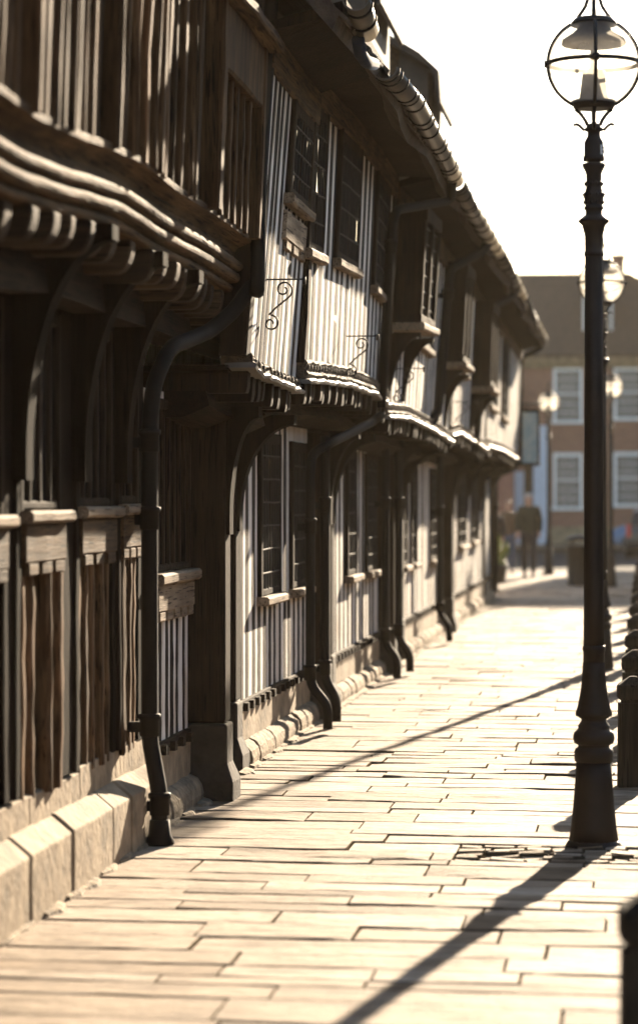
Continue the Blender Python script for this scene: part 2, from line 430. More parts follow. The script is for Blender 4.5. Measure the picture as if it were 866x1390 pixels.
# upper wall boards and studs
mb = MB(); panel(mb, U1, 4.2, Y1, 2.97, 4.75, -.16, -.035, 30, 3); mb.build('upper_wall', 'board', h1)
px_st = [-62, -48, -36, -24, -12, 2, 13, 24, 36, 47, 56, 68, 79, 88, 103, 111, 121, 131, 147, 156, 166, 174, 190, 199, 207, 216, 225, 233, 241, 250, 259, 268]
studs(h1, U1, [yx(p, XU1) for p in px_st] + ys_(4.3, 7.7, .2), 2.96, 4.74, 'oak', (.035, .08), (-.005, .05))
# framed hatch with hood
ya, yb = yx(276, XU1), yx(336, XU1)
fr_ = MB()
vert_member(fr_, U1, ya + .05, .10, 2.96, 3.95, -.03, .075); vert_member(fr_, U1, yb - .05, .085, 2.96, 3.95, -.03, .075)
horiz_member(fr_, U1, ya + .1, yb - .09, 3.62, 3.93, -.03, .07)
for k in range(1, 6): vert_member(fr_, U1, ya + .1 + (yb - ya - .19) * k / 6, .05, 2.96, 3.63, -.03, .04, .008)
wfr = fr_.build('shuttered_window', 'oak', h1)
hd = MB(); horiz_member(hd, U1, ya - .03, yb + .06, 3.93, 3.985, -.03, .15, .01); horiz_member(hd, U1, ya, yb + .03, 3.985, 4.03, -.03, .11, .01)
hd.build('hood', 'oak_h', wfr)
cp = MB(); vert_member(cp, U1, yb + .06, .11, 2.96, 4.74, -.1, .03); cp.build('corner_post', 'oak_dark', h1)
cp = MB(); vert_member(cp, U1, yb + .2, .13, 2.96, 4.74, -.1, .0); cp.build('corner_post', 'oak_dark', h1)
# jetty soffit, joists, plates
zj = lambda y: 2.95 + lerp_list(sag1, y) - .262
joist_ends(h1, [yx(p, -2.08) for p in (-30, -3, 22, 47, 75, 96, 122, 146, 166, 187, 207, 224, 240, 256, 270, 284, 297, 309, 320, 331)], -2.9, -2.075, lambda y: zj(y) + .002, .14, .10, 'oak_x', .5)
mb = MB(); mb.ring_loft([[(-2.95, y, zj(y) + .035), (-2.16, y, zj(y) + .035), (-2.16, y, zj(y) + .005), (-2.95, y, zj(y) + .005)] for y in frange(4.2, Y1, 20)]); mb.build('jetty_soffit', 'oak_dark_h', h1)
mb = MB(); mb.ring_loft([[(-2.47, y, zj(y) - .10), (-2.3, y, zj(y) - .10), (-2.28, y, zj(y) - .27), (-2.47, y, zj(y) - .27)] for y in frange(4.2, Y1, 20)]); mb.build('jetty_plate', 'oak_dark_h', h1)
# ground floor
G1 = Wall(XW)
mb = MB(); panel(mb, G1, 4.2, 13.1, .30, 2.75, -.3, -.05, 20, 2); mb.build('lower_wall', 'board', h1)
def w1(p): return yx(p, XW)
posts1 = [(-95, -75), (-2, 17), (76, 95), (146, 152), (181, 189)]
for a, b in posts1:
    mb = MB(); vert_member(mb, G1, (w1(a) + w1(b)) / 2, (w1(b) - w1(a)), .47, 2.6, -.06, .022, .012, .004); mb.build('post', 'oak_shade', h1)
wins1 = [(-70, -4, 700), (19, 75, 693), (97, 145, 688), (153, 181, 684)]
for a, b, py in wins1:
    y0, y1 = w1(a), w1(b); zs = EYE - (py - HY) / F * (y0 + y1) / 2
    window(h1, G1, y0, y1, zs, 2.42, 'bars', .03, .085, 'sill', .05)
    apron(h1, G1, y0 + .01, y1 - .01, zs - .26, zs - .052, 'oak_h', .05, 3)
    n = max(4, int((y1 - y0) / .15))
    studs(h1, G1, [y0 + (y1 - y0) * (k + .5) / n + rnd.uniform(-.02, .02) for k in range(n)], .44, zs - .26, 'oak_lit', (.035, .07), (.015, .05))
for p in (16, 97, 155):
    knee_bracket(h1, w1(p) - .03, .12, XW + .03, -2.03, 1.72, zj(w1(p)) - .005, 'oak_dark', None)
    pm = MB(); vert_member(pm, G1, w1(p) - .03, .10, .47, 1.80, .0, .035, .02, .004); pm.build('post', 'oak_shade', h1)
# plinth
mb = MB(); pl = Wall(XW)
ysb = [4.2]
while ysb[-1] < 12.9: ysb.append(min(12.95, ysb[-1] + rnd.uniform(.34, .52)))
for a, b in zip(ysb, ysb[1:]):
    j = rnd.uniform(-.004, .006)
    mb.prism([(XW - .1, -.02), (XW + .115 + j, -.02), (XW + .115 + j, .265 + j), (XW + .03 + j, .335 + j), (XW - .1, .335 + j)], 'y', a + .003, b - .003)
mb.build('plinth', 'stone', h1, bevel=.008)
mb = MB(); yy = 4.2
while yy < 12.9:
    b = min(13.0, yy + rnd.uniform(.7, 1.2)); mb.prism([(XW - .1, .30), (XW + .022, .30), (XW + .018, .46 + rnd.uniform(-.01, .015)), (XW - .1, .47)], 'y', yy + .002, b - .002); yy = b
mb.build('plinth_course', 'stone', h1, bevel=.006)
# roof, back
def roof(H, y0, y1, xe=-1.66, ze=4.40, mat='tile', xr=-4.6, zr=7.5):
    mb = MB(); n = max(6, int((y1 - y0) / .7))
    rings = []
    for y in frange(y0, y1, n):
        w = .03 * math.sin(y * 1.7) + .02 * math.sin(y * 3.1)
        rings.append([(xe + w, y, ze - .02), (xr, y, zr + w), (xr - 2.9, y, ze), (xr - 2.85, y, ze - .1), (xr, y, zr - .12), (xe - .03 + w, y, ze - .10)])
    mb.ring_loft(rings)
    # tile courses near the eave, ragged ends
    k = 0
    for c_ in range(4):
        yy = y0
        while yy < y1 - .05:
            t = c_ * .11; xx = xe - .02 + .03 * math.sin(yy * 1.7) - t * .69; zz = ze + .005 + t * .73 + rnd.uniform(0, .012)
            b = yy + .16
            mb.ring_loft([[(xx + .05 + rnd.uniform(-.012, .012), q, zz - .045), (xx - .16, q, zz + .145), (xx - .17, q, zz + .13), (xx + .04, q, zz - .06)] for q in (yy + .004, b - .004)])
            yy = b
    return mb.build('roof', mat, H)
def body(H, y0, y1, z1=4.35):
    mb = MB(); mb.box(-6.9, -2.95, y0 + .01, y1 - .01, 0, z1); mb.build('rear_wall', 'plaster', H)
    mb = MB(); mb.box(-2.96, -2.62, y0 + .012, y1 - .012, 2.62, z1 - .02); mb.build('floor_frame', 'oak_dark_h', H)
roof(h1, 4.2, Y1 + .1, -1.80, 4.80); body(h1, 4.2, 13.3, 4.6)
def gutter(H, pts, r=.074, ring_step=.6, name='gutter'):
    mb = MB(); P = [Vector(p) for p in pts]; rings = []
    for p in P:
        w = [p + Vector((r * math.cos(a), 0, r * math.sin(a))) for a in frange(0, -PI, 10)]
        w += [p + Vector(((r - .008) * math.cos(a), 0, (r - .008) * math.sin(a))) for a in frange(-PI, 0, 10)]
        rings.append(w)
    mb.ring_loft(rings, smooth=True)
    g = mb.build(name, 'gutter', H)
    y = P[0].y + .1; k = 0
    while y < P[-1].y:
        for o in ((0, .20) if k % 2 == 0 else (0,)):
            q = y + o
            if q > P[-1].y: break
            x = lerp_list([(p.y, p.x) for p in P], q); z = lerp_list([(p.y, p.z) for p in P], q)
            ri = []; cm = MB()
            for dq, rr_ in ((-.013, r), (-.011, r + .008), (.011, r + .008), (.013, r)):
                ri.append([(x + rr_ * math.cos(a), q + dq, z + rr_ * math.sin(a)) for a in frange(.05, -PI - .05, 12)] + [(x + (r - .012) * math.cos(a), q + dq, z + (r - .012) * math.sin(a)) for a in frange(-PI - .05, .05, 12)])
            cm.ring_loft(ri); cm.build('gutter_joint', 'pipe', g)
        y += ring_step; k += 1
    return g
gutter(h1, [(-1.76, 4.2, 4.78), (-1.76, 13.4, 4.78)])
# big swan-neck pipe at the corner and along the jetty, down by the plinth
px_ = []
for p_, q_, X in ((368, 0, -1.93), (352, 250, -1.95), (349, 400, -1.95)):
    y, z = at_x(p_, X, q_); px_.append((X, y, z))
yP = yx(203, -2.33)
px_ += [(-1.97, 13.5, 2.78), (-2.06, 13.44, 2.62), (-2.17, 13.3, 2.50), (-2.27, yP + .2, 2.38), (-2.32, yP + .05, 2.2), (-2.33, yP, 2.0), (-2.33, yP, .50), (-2.30, yP - .02, .36), (-2.27, yP - .06, .24), (-2.27, yP - .06, .02)]
pipe(h1, px_, .04, [(-2.33, yP, 1.92), (-2.33, yP, 1.55), (-2.33, yP, .56), (-2.27, yP - .06, .19)])
sm_ = MB(); sm_.lathe([(0, .07), (.02, .07), (.05, .054), (.12, .048)], 14, (-2.27, yP - .06)); sm_.build('pipe_shoe', 'pipe', h1)

# ================================================================== generic plastered houses
def rubble_kerb(H, y0, y1):
    mb = MB(); y = y0
    while y < y1 - .08:
        b = min(y1, y + rnd.uniform(.22, .42)); j = rnd.uniform(-.02, .02)
        poly = [(XW - .05, -.02), (XW + .085 + j * .5, -.02), (XW + .09 + j * .5, .05), (XW + .08 + j * .5, .095), (XW + .05 + j, .125 + j * .4), (XW + .01, .15 + j * .4), (XW - .05, .155 + j * .4)]
        mb.prism(poly, 'y', y + .004, b - .004); y = b
    mb.build('plinth', 'rubble', H, bevel=.008)
    mb = MB(); horiz_member(mb, Wall(XW), y0, y1, .14, .36, -.05, .02, .012, .005, 10)
    mb.build('plinth_course', 'stone', H)
    mb = MB()
    n = int((y1 - y0) / .24)
    for k in range(n):                                   # peg tails along the sill beam
        y = y0 + (k + .5) * (y1 - y0) / n
        mb.box(XW + .015, XW + .05, y - .035, y + .035, .335, .385)
    horiz_member(mb, Wall(XW), y0, y1, .362, .40, -.05, .022, .006, .003, 8)
    mb.build('sill_beam', 'oak_dark_h', H)

def low_panel(H, y0, y1, wins, ztop=2.2, step=.215):
    """plaster with studs, sill beam and windows; wins = (y0, y1, sill z, head z, kind)"""
    mb = MB(); panel(mb, G1, y0, y1, .30, ztop, -.25, 0, 12, 4); mb.build('plaster_panel', 'plaster', H)
    ys = ys_(y0, y1, step, .03)
    for y in ys:
        mb = MB(); z0, z1 = .395, ztop
        for a, b, s, hd_, k in wins:
            if a - .03 < y < b + .03: z1 = s - .06
        vert_member(mb, G1, y, step * rnd.uniform(.34, .58), z0, z1, -.03, rnd.uniform(.001, .003), .001, .006, 8)
        mb.build('stud', 'stud', H)
    for a, b, s, hd_, k in wins: window(H, G1, a, b, s, hd_, k, .03, .085)
    rubble_kerb(H, y0, y1)

def door_bay(H, y0, y1, ztop=2.2, brackets=True, xo=-2.12, zt=2.2, out=(.15, .05)):
    """two projecting posts with a recessed plank door between them"""
    for y, po in ((y0 + .12, out[0]), (y1 - .12, out[1])):
        mb = MB(); w = .2
        mb.ring_loft([[(XW - .35, y - w / 2, z), (XW + po, y - w / 2, z), (XW + po, y + w / 2, z), (XW - .35, y + w / 2, z)] for z in (.42, 1.2, zt)])
        mb.build('door_post', 'oak_dark', H, bevel=.015)
        mb = MB(); mb.ring_loft([[(XW - .35, y - w / 2 - d, z), (XW + po + d, y - w / 2 - d, z), (XW + po + d, y + w / 2 + d, z), (XW - .35, y + w / 2 + d, z)] for z, d in ((-.02, .05), (.1, .05), (.2, .012), (.415, .012))])
        mb.build('post_base', 'shade_stone', H, bevel=.012)
        if brackets: knee_bracket(H, y, .13, XW + po - .03, -2.07, 1.45, zt + .01, 'oak_dark')
    mb = MB(); n = 7
    for k in range(n):
        a = y0 + .24 + (y1 - y0 - .48) * k / n; b = y0 + .24 + (y1 - y0 - .48) * (k + 1) / n
        mb.box(XW - .30, XW - .25, a + .003, b - .003, .08, ztop - .12)
    d = mb.build('door', 'oak_dark', H)
    mb = MB(); mb.lathe([(1.02, .0), (1.02, .03), (1.06, .03), (1.06, .0)], 10, (XW - .235, y0 + .34)); mb.build('handle', 'iron', d)
    mb = MB(); mb.box(XW - .35, XW + .0, y0 + .2, y1 - .2, -.02, .08); mb.build('door_step', 'stone', H, bevel=.01)
    mb = MB(); mb.box(XW - .36, XW + .05, y0 + .22, y1 - .22, ztop - .12, ztop + .02); mb.build('door_head', 'oak_dark_h', H, bevel=.01)

def jetty(H, W, y0, y1, z, xin=-2.9, carved=.10):
    """carved bressumer with lead ledge, joist ends under it and a deep plate"""
    mb = MB(); ny = max(6, int((y1 - y0) / .25)); Ys = frange(y0, y1, ny)
    rings = []
    for y in frange(y0, y1, ny * 4):
        r = [(-.12, 0), (.012, 0), (.03 + rnd.uniform(0, .016), -.018), (.018, -carved * .5), (.035 + rnd.uniform(0, .018), -carved * .8), (.02, -carved), (-.12, -carved)]
        rings.append([W.p(y, z + dz + rnd.uniform(-.006, .006), d) for d, dz in r])
    mb.ring_loft(rings)
    n = max(6, int((y1 - y0) / .14))
    for k in range(n):                                    # carved drops
        y = y0 + (k + .5) * (y1 - y0) / n
        c = Vector(W.p(y, z - carved * .42, .02)); r = .03
        mb.ring_loft([[(c.x + .022 * math.cos(a) * math.sin(ph) , c.y + r * math.cos(ph) , c.z + r * math.sin(a) * math.sin(ph)) for a in frange(-PI / 2, PI / 2, 5)] for ph in frange(.15, PI - .15, 5)])
    mb.build('jetty_beam', 'carved', H)
    mb = MB(); rings = []
    for y in frange(y0, y1, ny * 2):
        j = rnd.uniform(-.006, .006)
        rings.append([W.p(y, z + dz + j, d + j) for d, dz in ((-.1, -carved - .002), (.055, -carved - .004), (.068, -carved - .014), (.062, -carved - .03), (-.1, -carved - .03))])
    mb.ring_loft(rings); mb.build('lead_ledge', 'leadflash', H)
    zz = lambda y: W.p(y, z - carved - .03, 0)[2]
    xx = lambda y: W.p(y, z, 0)[0] + .02
    joist_ends(H, ys_(y0 + .04, y1 - .04, .2, .012), xin, xx, zz, .12, .095, 'stud', .12)
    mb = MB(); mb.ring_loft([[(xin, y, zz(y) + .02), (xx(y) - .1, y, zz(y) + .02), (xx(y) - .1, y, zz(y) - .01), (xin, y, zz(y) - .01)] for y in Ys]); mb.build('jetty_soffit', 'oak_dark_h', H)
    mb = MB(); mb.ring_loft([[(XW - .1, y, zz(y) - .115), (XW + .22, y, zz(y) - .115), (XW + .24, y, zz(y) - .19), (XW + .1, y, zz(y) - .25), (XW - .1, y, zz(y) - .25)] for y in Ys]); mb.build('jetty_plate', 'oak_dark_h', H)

def upper(H, W, y0, y1, z0, z1, wins, step=.215, mat='stud'):
    mb = MB(); panel(mb, W, y0, y1, z0 - .02, z1, -.14, 0, 12, 4); mb.build('upper_wall', 'plaster', H)
    for y in ys_(y0, y1, step, .035):
        b = z1
        for a, bb, s, hd_, k in wins:
            if a - .02 < y < bb + .02: b = s - .06
        mb = MB(); vert_member(mb, W, y, step * rnd.uniform(.34, .58), z0, b, -.03, rnd.uniform(.001, .003), .001, .007, 8)
        mb.build('stud', mat, H)
    for a, bb, s, hd_, k in wins:
        if k == 'oriel': oriel(H, W, a, bb, s, hd_)
        else: window(H, W, a, bb, s, hd_, k, .03, .06, 'sill', .06)

def oriel(H, W, a, b, s, hd_, out=.24):
    mb = MB()
    for y in (a + .05, (a + b) / 2, b - .05): vert_member(mb, W, y, .09, s, hd_, 0, out, .01, .003)
    horiz_member(mb, W, a, b, hd_ - .1, hd_ + .02, 0, out + .01); horiz_member(mb, W, a, b, s - .01, s + .06, 0, out + .002)
    f = mb.build('oriel_window', 'oak_dark', H)
    pm = MB(); panel(pm, W, a + .04, b - .04, s + .02, hd_ - .05, 0, out - .04, 3, 2); pm.build('pane', 'glass', f)
    lm = MB()
    for k in range(1, 8):
        y = a + (b - a) * k / 8; vert_member(lm, W, y, .009, s + .05, hd_ - .09, out - .045, out - .026, .002, .002, 4)
    for k in range(1, 7):
        z = s + (hd_ - s) * k / 7; horiz_member(lm, W, a + .05, b - .05, z - .005, z + .005, out - .045, out - .024, .002, .002, 2)
    lm.build('lead_lattice', 'lead', f)
    sm = MB(); horiz_member(sm, W, a - .03, b + .03, s - .07, s - .01, 0, out + .04, .014); sm.build('sill', 'sill', f)
    for y in (a + .06, b - .06):
        bm_ = MB(); poly = [(0, s - .62), (.03, s - .62)] + [(out - (out - .03) * math.cos(t), s - .62 + .5 * math.sin(t)) for t in frange(.05, PI / 2, 8)] + [(out, s - .09), (0, s - .09)]
        bm_.ring_loft([[W.p(q, z, d) for d, z in poly] for q in (y - .05, y + .05)])
        bm_.build('oriel_bracket', 'oak_dark', f)

def eaves(H, W, y0, y1, z1, xg, zg):
    mb = MB(); horiz_member(mb, W, y0, y1, z1 - .20, z1, -.05, .03, .012, .006, 10); mb.build('wall_plate', 'oak_h', H)
    mb = MB(); rings = [[W.p(y, z1 + .004, -.1), (xg - .04, y, zg + .05), (xg - .04, y, zg - .02), W.p(y, z1 - .03, -.05)] for y in frange(y0, y1, 8)]
    mb.ring_loft(rings); mb.build('eaves_soffit', 'oak_dark', H)

# ---------------------------------------------------------------- house 2
Y2 = 20.7
h2 = thing('timber_house', 'white plastered timber house between the bare oak one and the first oriel window', 'house', (XW, 17, 0), 'timber framed houses of the terrace')
def pt(px, py, X): return at_x(px, X, py)
# two upper bays with their own sag
def sagged(X, pts, zref):
    out = []
    for px, py in pts:
        y, z = at_x(px, X, py); out.append((y, z - zref))
    return out
ZJ2 = 2.42
UA = Wall(-2.03, .075, ZJ2, None, sagged(-2.03, [(333, 478), (345, 490), (375, 505), (402, 515)], ZJ2))
UB = Wall(-1.99, .045, ZJ2, None, sagged(-1.99, [(402, 486), (440, 492), (470, 498), (500, 510), (520, 527)], ZJ2))
ya0, ya1 = 13.62, yx(401, -2.03); yb0, yb1 = ya1, yx(523, -1.99)
ZT = 4.12
upper(h2, UA, ya0, ya1, ZJ2, ZT, [(yx(388, -1.95), ya1 - .1, 3.40, 3.92, 'lead')], .18)
upper(h2, UB, yb0, yb1, ZJ2, ZT, [(yx(415, -1.95), yx(436, -1.95), 3.07, 3.93, 'lead'), (yx(454, -1.95), yx(483, -1.95), 3.10, 3.93, 'lead'), (yx(505, -1.95), yx(522, -1.95), 3.08, 3.92, 'lead')], .29)
apron(h2, UA, yx(388, -1.95), ya1 - .1, 3.10, 3.31, 'sill', .025, 3)
jetty(h2, UA, ya0 - .1, ya1, ZJ2, carved=.055); jetty(h2, UB, yb0, yb1 - .02, ZJ2, carved=.11)
for W, a, b in ((UA, ya0, ya1), (UB, yb0, yb1)): eaves(h2, W, a, b, ZT, -1.47, 4.18)
for y, W in ((ya1 + .05, UB), (yb1 - .06, UB), (ya0 - .08, UA)):
    mb = MB(); vert_member(mb, W, y, .14, ZJ2 - .02, ZT - .05, -.12, .02, .015, .01); mb.build('corner_post', 'oak_dark', h2)
# ground floor
low_panel(h2, 12.98, 14.25, [(13.1, 14.2, 1.27, 2.16, 'bars')], 2.2, .17)
apron(h2, G1, 13.12, 14.18, 1.02, 1.21, 'sill', .05, 5)
door_bay(h2, 14.27, 16.0, 2.2, True, -2.1, 2.14, (.2, .03))
low_panel(h2, 16.07, 19.45, [(yx(349, XW), yx(377, XW), 1.01, 2.08, 'lead'), (yx(392, XW), yx(413, XW), 1.01, 2.05, 'lead')], 2.2, .25)
door_bay(h2, 19.45, 20.8, 2.2, True, -2.1, 2.14)
roof(h2, Y1 + .12, 22.3, -1.50, 4.16); body(h2, 13.3, Y2, 4.05)
gutter(h2, [(-1.45, yx(522, -1.45), at_x(522, -1.45, 90)[1]), (-1.45, yx(560, -1.45), at_x(560, -1.45, 134)[1]), (-1.45, yx(602, -1.45), at_x(602, -1.45, 210)[1]), (-1.46, yx(618, -1.46), at_x(618, -1.46, 242)[1])])
gutter(h2, [(-1.46, 13.6, 4.24), (-1.46, yx(496, -1.46), at_x(496, -1.46, 38)[1])])
mb = MB(); qn = [(X_, *at_x(p_, X_, q_)) for p_, q_, X_ in ((486, 52, -1.49), (489, 72, -1.49), (497, 83, -1.49), (508, 86, -1.49))]; mb.tube(qn, .035, 10); mb.build('gutter_swan_neck', 'bluegutter', h2)
for px, py, X in ((360, 379, -2.0), (470, 456, -1.95)):
    y, z = at_x(px, X, py); scroll(h2, X, y, z, .2)
# pipes
yq = yx(421, -2.3)
y5, z5 = at_x(519, -1.93, 562); y4, z4 = at_x(441, -2.15, 594)
pipe(h2, [(-1.93, y5, z5), (-2.0, y5 - .05, z5 - .06), (-2.18, yq + .25, z4 - .02), (-2.3, yq + .1, z4 - .1), (-2.3, yq, z4 - .25)] + shoe_pts(-2.3, yq, 1.4)[1:], .034, [(-2.3, yq, 1.45), (-2.3, yq, .42)])
yq2 = yx(441, -2.27)
pipe(h2, [(-2.27, yq2, 2.1)] + shoe_pts(-2.27, yq2, 2.0, .09), .034, [(-2.27, yq2, 1.6), (-2.27, yq2, .42)])
yu = yx(532, -1.87)
pipe(h2, [(-1.46, yx(614, -1.46), 4.12), (-1.50, yx(612, -1.5), 4.02), (-1.84, yu + .06, 3.84), (-1.87, yu, 3.72), (-1.95, yu - .05, z5 + .05)], .036, [(-1.88, yu, 3.55)])

# ---------------------------------------------------------------- house 3
def generic(label, y0, y1, W, zj, wins_u, low, gut, brk, scr, bays=1, ztop=ZT, xg=-1.5, zg=4.2):
    H = thing('timber_house', label, 'house', (XW, (y0 + y1) / 2, 0), 'timber framed houses of the terrace')
    upper(H, W, y0, y1, zj, ztop, wins_u, .34)
    jetty(H, W, y0, y1, zj, carved=.10)
    eaves(H, W, y0, y1, ztop, xg, zg)
    for y in (y0 + .06, y1 - .06):
        mb = MB(); vert_member(mb, W, y, .13, zj, ztop - .05, -.12, .02, .015, .01); mb.build('corner_post', 'oak_dark', H)
    for kind, a, b, ws in low:
        if kind == 'panel': low_panel(H, a, b, ws, 2.2, .30)
        else: door_bay(H, a, b, 2.2, True, -2.12, 2.14)
    for y in brk: knee_bracket(H, y, .13, XW + .0, -2.07, 1.45, 2.16, 'oak_dark')
    roof(H, y0 + .02 if y0 > 22 else 22.32, y1 + .02, -1.53, 4.2)
    body(H, y0, y1, 4.05)
    gutter(H, gut, .074, .7)
    for px, py, X in scr:
        y, z = at_x(px, X, py); scroll(H, X, y, z, .24)
    return H
ZJ3 = 2.42
U3 = Wall(-2.0, .06, ZJ3, None, [(20.6, -.02), (22.5, .03), (25, .0), (27.6, -.06)])
y3a, y3b = yb1 + .02, 27.75
zs3 = pt(563, 405, -1.72)[1]
h3 = generic('white plastered timber house whose oriel window projects on curved brackets', y3a, y3b, U3, ZJ3,
    [(yx(549, -1.85), yx(570, -1.85), 3.06, 3.95, 'oriel'), (yx(585, -1.85), yx(600, -1.85), 3.02, 3.93, 'lead')],
    [('panel', 20.85, 24.75, [(yx(468, XW), yx(481, XW), 1.0, 2.05, 'lead'), (yx(494, XW), yx(510, XW), .99, 2.05, 'lead')]), ('door', 24.77, 27.0, None)],
    [(-1.46, yx(619, -1.46), at_x(619, -1.46, 246)[1]), (-1.47, yx(640, -1.47), at_x(640, -1.47, 282)[1]), (-1.48, 27.7, at_x(677, -1.48, 342)[1])], [], [(533, 500, -1.98)])
for px, X, zt in ((523, -2.28, 2.3), (541, -2.24, 2.2)):
    y = yx(px, X); pipe(h3, [(X, y, zt)] + shoe_pts(X, y, 2.0, .11), .037, [(X, y, 1.6), (X, y, .42)])
y = yx(605, -1.86); pipe(h3, [(-1.48, y + .6, 4.16), (-1.56, y + .5, 4.05), (-1.82, y + .05, 3.86), (-1.84, y, 3.7), (-1.93, y, 2.5), (-2.0, y - .1, 2.35), (-2.24, yx(541, -2.24) + .2, 2.25), (-2.24, yx(541, -2.24), 2.1)], .045, [(-1.84, y, 3.6)])
# ---------------------------------------------------------------- house 4
U4 = Wall(-2.0, .05, ZJ3, None, [(27.7, .0), (29, .06), (31, .02), (34.2, -.03)])
h4 = generic('narrow timber house third from the street end, slim oriel above two thin downpipes', y3b + .02, 34.2, U4, ZJ3,
    [(yx(605, -1.9), yx(616, -1.9), 3.0, 3.95, 'oriel'), (yx(637, -1.88), yx(643, -1.88), 3.0, 3.92, 'lead')],
    [('panel', 27.02, 32.5, [(yx(543, XW), yx(550, XW), .95, 2.0, 'lead'), (yx(556, XW), yx(563, XW), .95, 2.0, 'lead'), (yx(582, XW), yx(592, XW), .92, 2.0, 'lead')]), ('door', 32.52, 34.2, None)],
    [(-1.48, 27.75, at_x(677, -1.48, 342)[1]), (-1.5, 31, at_x(694, -1.5, 372)[1]), (-1.52, 34.2, at_x(709, -1.52, 402)[1])], [], [(615, 545, -1.98)])
h4['label'] = 'timber house before the end house, slim oriel and sunlit plaster between black pipes'
X = -2.25; y = yx(597, X); pipe(h4, [(X, y, 2.2)] + shoe_pts(X, y, 2.0, .11), .037, [(X, y, 1.5), (X, y, .42)])
y = yx(653, -1.9); pipe(h4, [(-1.5, y + .6, 4.2), (-1.58, y + .5, 4.08), (-1.84, y, 3.9), (-1.97, y, 2.2)], .045, [(-1.88, y, 3.4)])
# ---------------------------------------------------------------- house 5
U5 = Wall(-2.0, .03, ZJ3, None, [(34.2, .02), (38, .03), (41, -.02), (43.6, -.03)])
h5 = generic('last timber house of the terrace, ending at the open corner with a hanging sign', 34.22, 43.6, U5, ZJ3,
    [(yx(646, -1.92), yx(655, -1.92), 2.95, 3.93, 'oriel'), (yx(672, -1.9), yx(682, -1.9), 2.85, 3.9, 'lead'), (yx(688, -1.9), yx(695, -1.9), 2.8, 3.9, 'lead')],
    [('panel', 34.22, 43.6, [(yx(621, XW), yx(631, XW), 1.0, 2.05, 'lead'), (yx(638, XW), yx(647, XW), 1.02, 2.05, 'lead')])],
    [(-1.52, 34.25, at_x(710, -1.52, 403)[1]), (-1.55, 38.5, at_x(724, -1.55, 434)[1]), (-1.58, 43.4, at_x(739, -1.58, 460)[1])], [34.5, 37.2, 40.2, 43.4], [])
for q_, w_ in ((43.45, .3), (41.4, .25)):
    mb = MB(); vert_member(mb, G1, q_, w_, .1, 2.2, -.2, .04); mb.build('corner_post', 'oak_dark', h5)
pipe(h5, [(-1.58, 43.35, 4.22), (-1.62, 43.5, 4.12), (-1.93, 43.72, 3.98), (-1.96, 43.72, 3.86), (-1.98, 43.72, 2.25), (-2.1, 43.72, 2.12), (-2.36, 43.72, 2.02), (-2.38, 43.72, 1.9), (-2.38, 43.72, .1)], .045, [(-1.97, 43.72, 3.4), (-2.38, 43.72, 1.5)])

# dormers over the eave
def dormer(H, y, ln, xf, zb, zt, hh):
    mb = MB(); xb = xf - 1.1
    mb.ring_loft([[(xf, q, zb), (xf, q, zt), (xb, q, zt + .7), (xb, q, zb)] for q in (y, y + ln)])
    d = mb.build('dormer', 'dormer', H)
    mb = MB()
    rings = []
    for q in (y - .16, y, y + ln / 2, y + ln, y + ln + .16):
        rings.append([(xf + .07, q, zt - hh), (xf + .10, q, zt - hh + .02), (xf + .08, q, zt - .02), (xf - .1, q, zt + .15), (xb, q, zt + .15 + .62), (xb, q, zt + .7), (xf - .02, q, zt + .02), (xf + .03, q, zt - .06)])
    mb.ring_loft(rings)
    mb.build('dormer_roof', 'tile', d)
    mb = MB(); mb.box(xf - .03, xf + .012, y - .02, y + .05, zb, zt - .02); mb.box(xb + .72, xb + .8, y - .03, y, zb - .1, zt + .3); mb.build('dormer_post', 'oak_h', d)
dormer(h2, 20.2, 1.6, -2.06, 4.75, 5.75, .35)
dormer(h3, 24.8, 1.3, -1.95, 5.02, 5.66, .34)

# ================================================================== hanging sign at the end of the terrace
sg = thing('hanging_sign', 'framed picture sign hanging from an iron arm at the end of the terrace', 'sign', (-1.95, 43.95, 3.1))
mb = MB(); mb.tube([(-2.02, 43.95, 3.21), (-1.60, 43.95, 3.21)], .018, 8); mb.tube([(-2.0, 43.95, 3.05), (-1.80, 43.95, 3.2)], .012, 8); mb.build('sign_arm', 'iron', sg)
mb = MB(); x0, x1 = -1.98, -1.66; z0, z1 = 2.18, 3.12
for a, b, c_, d in ((x0, x0 + .035, z0, z1), (x1 - .035, x1, z0, z1), (x0 + .035, x1 - .035, z0, z0 + .05), (x0 + .035, x1 - .035, z1 - .05, z1)): mb.box(a, b, 43.93, 43.97, c_, d)
mb.tube([(x0 + .06, 43.95, z1), (x0 + .06, 43.95, 3.2)], .008, 6); mb.tube([(x1 - .06, 43.95, z1), (x1 - .06, 43.95, 3.2)], .008, 6)
mb.build('sign_frame', 'oak_dark', sg)
mb = MB(); mb.box(x0 + .03, x1 - .03, 43.938, 43.962, z0 + .04, z1 - .04); mb.build('sign_panel', 'sign_blue', sg)

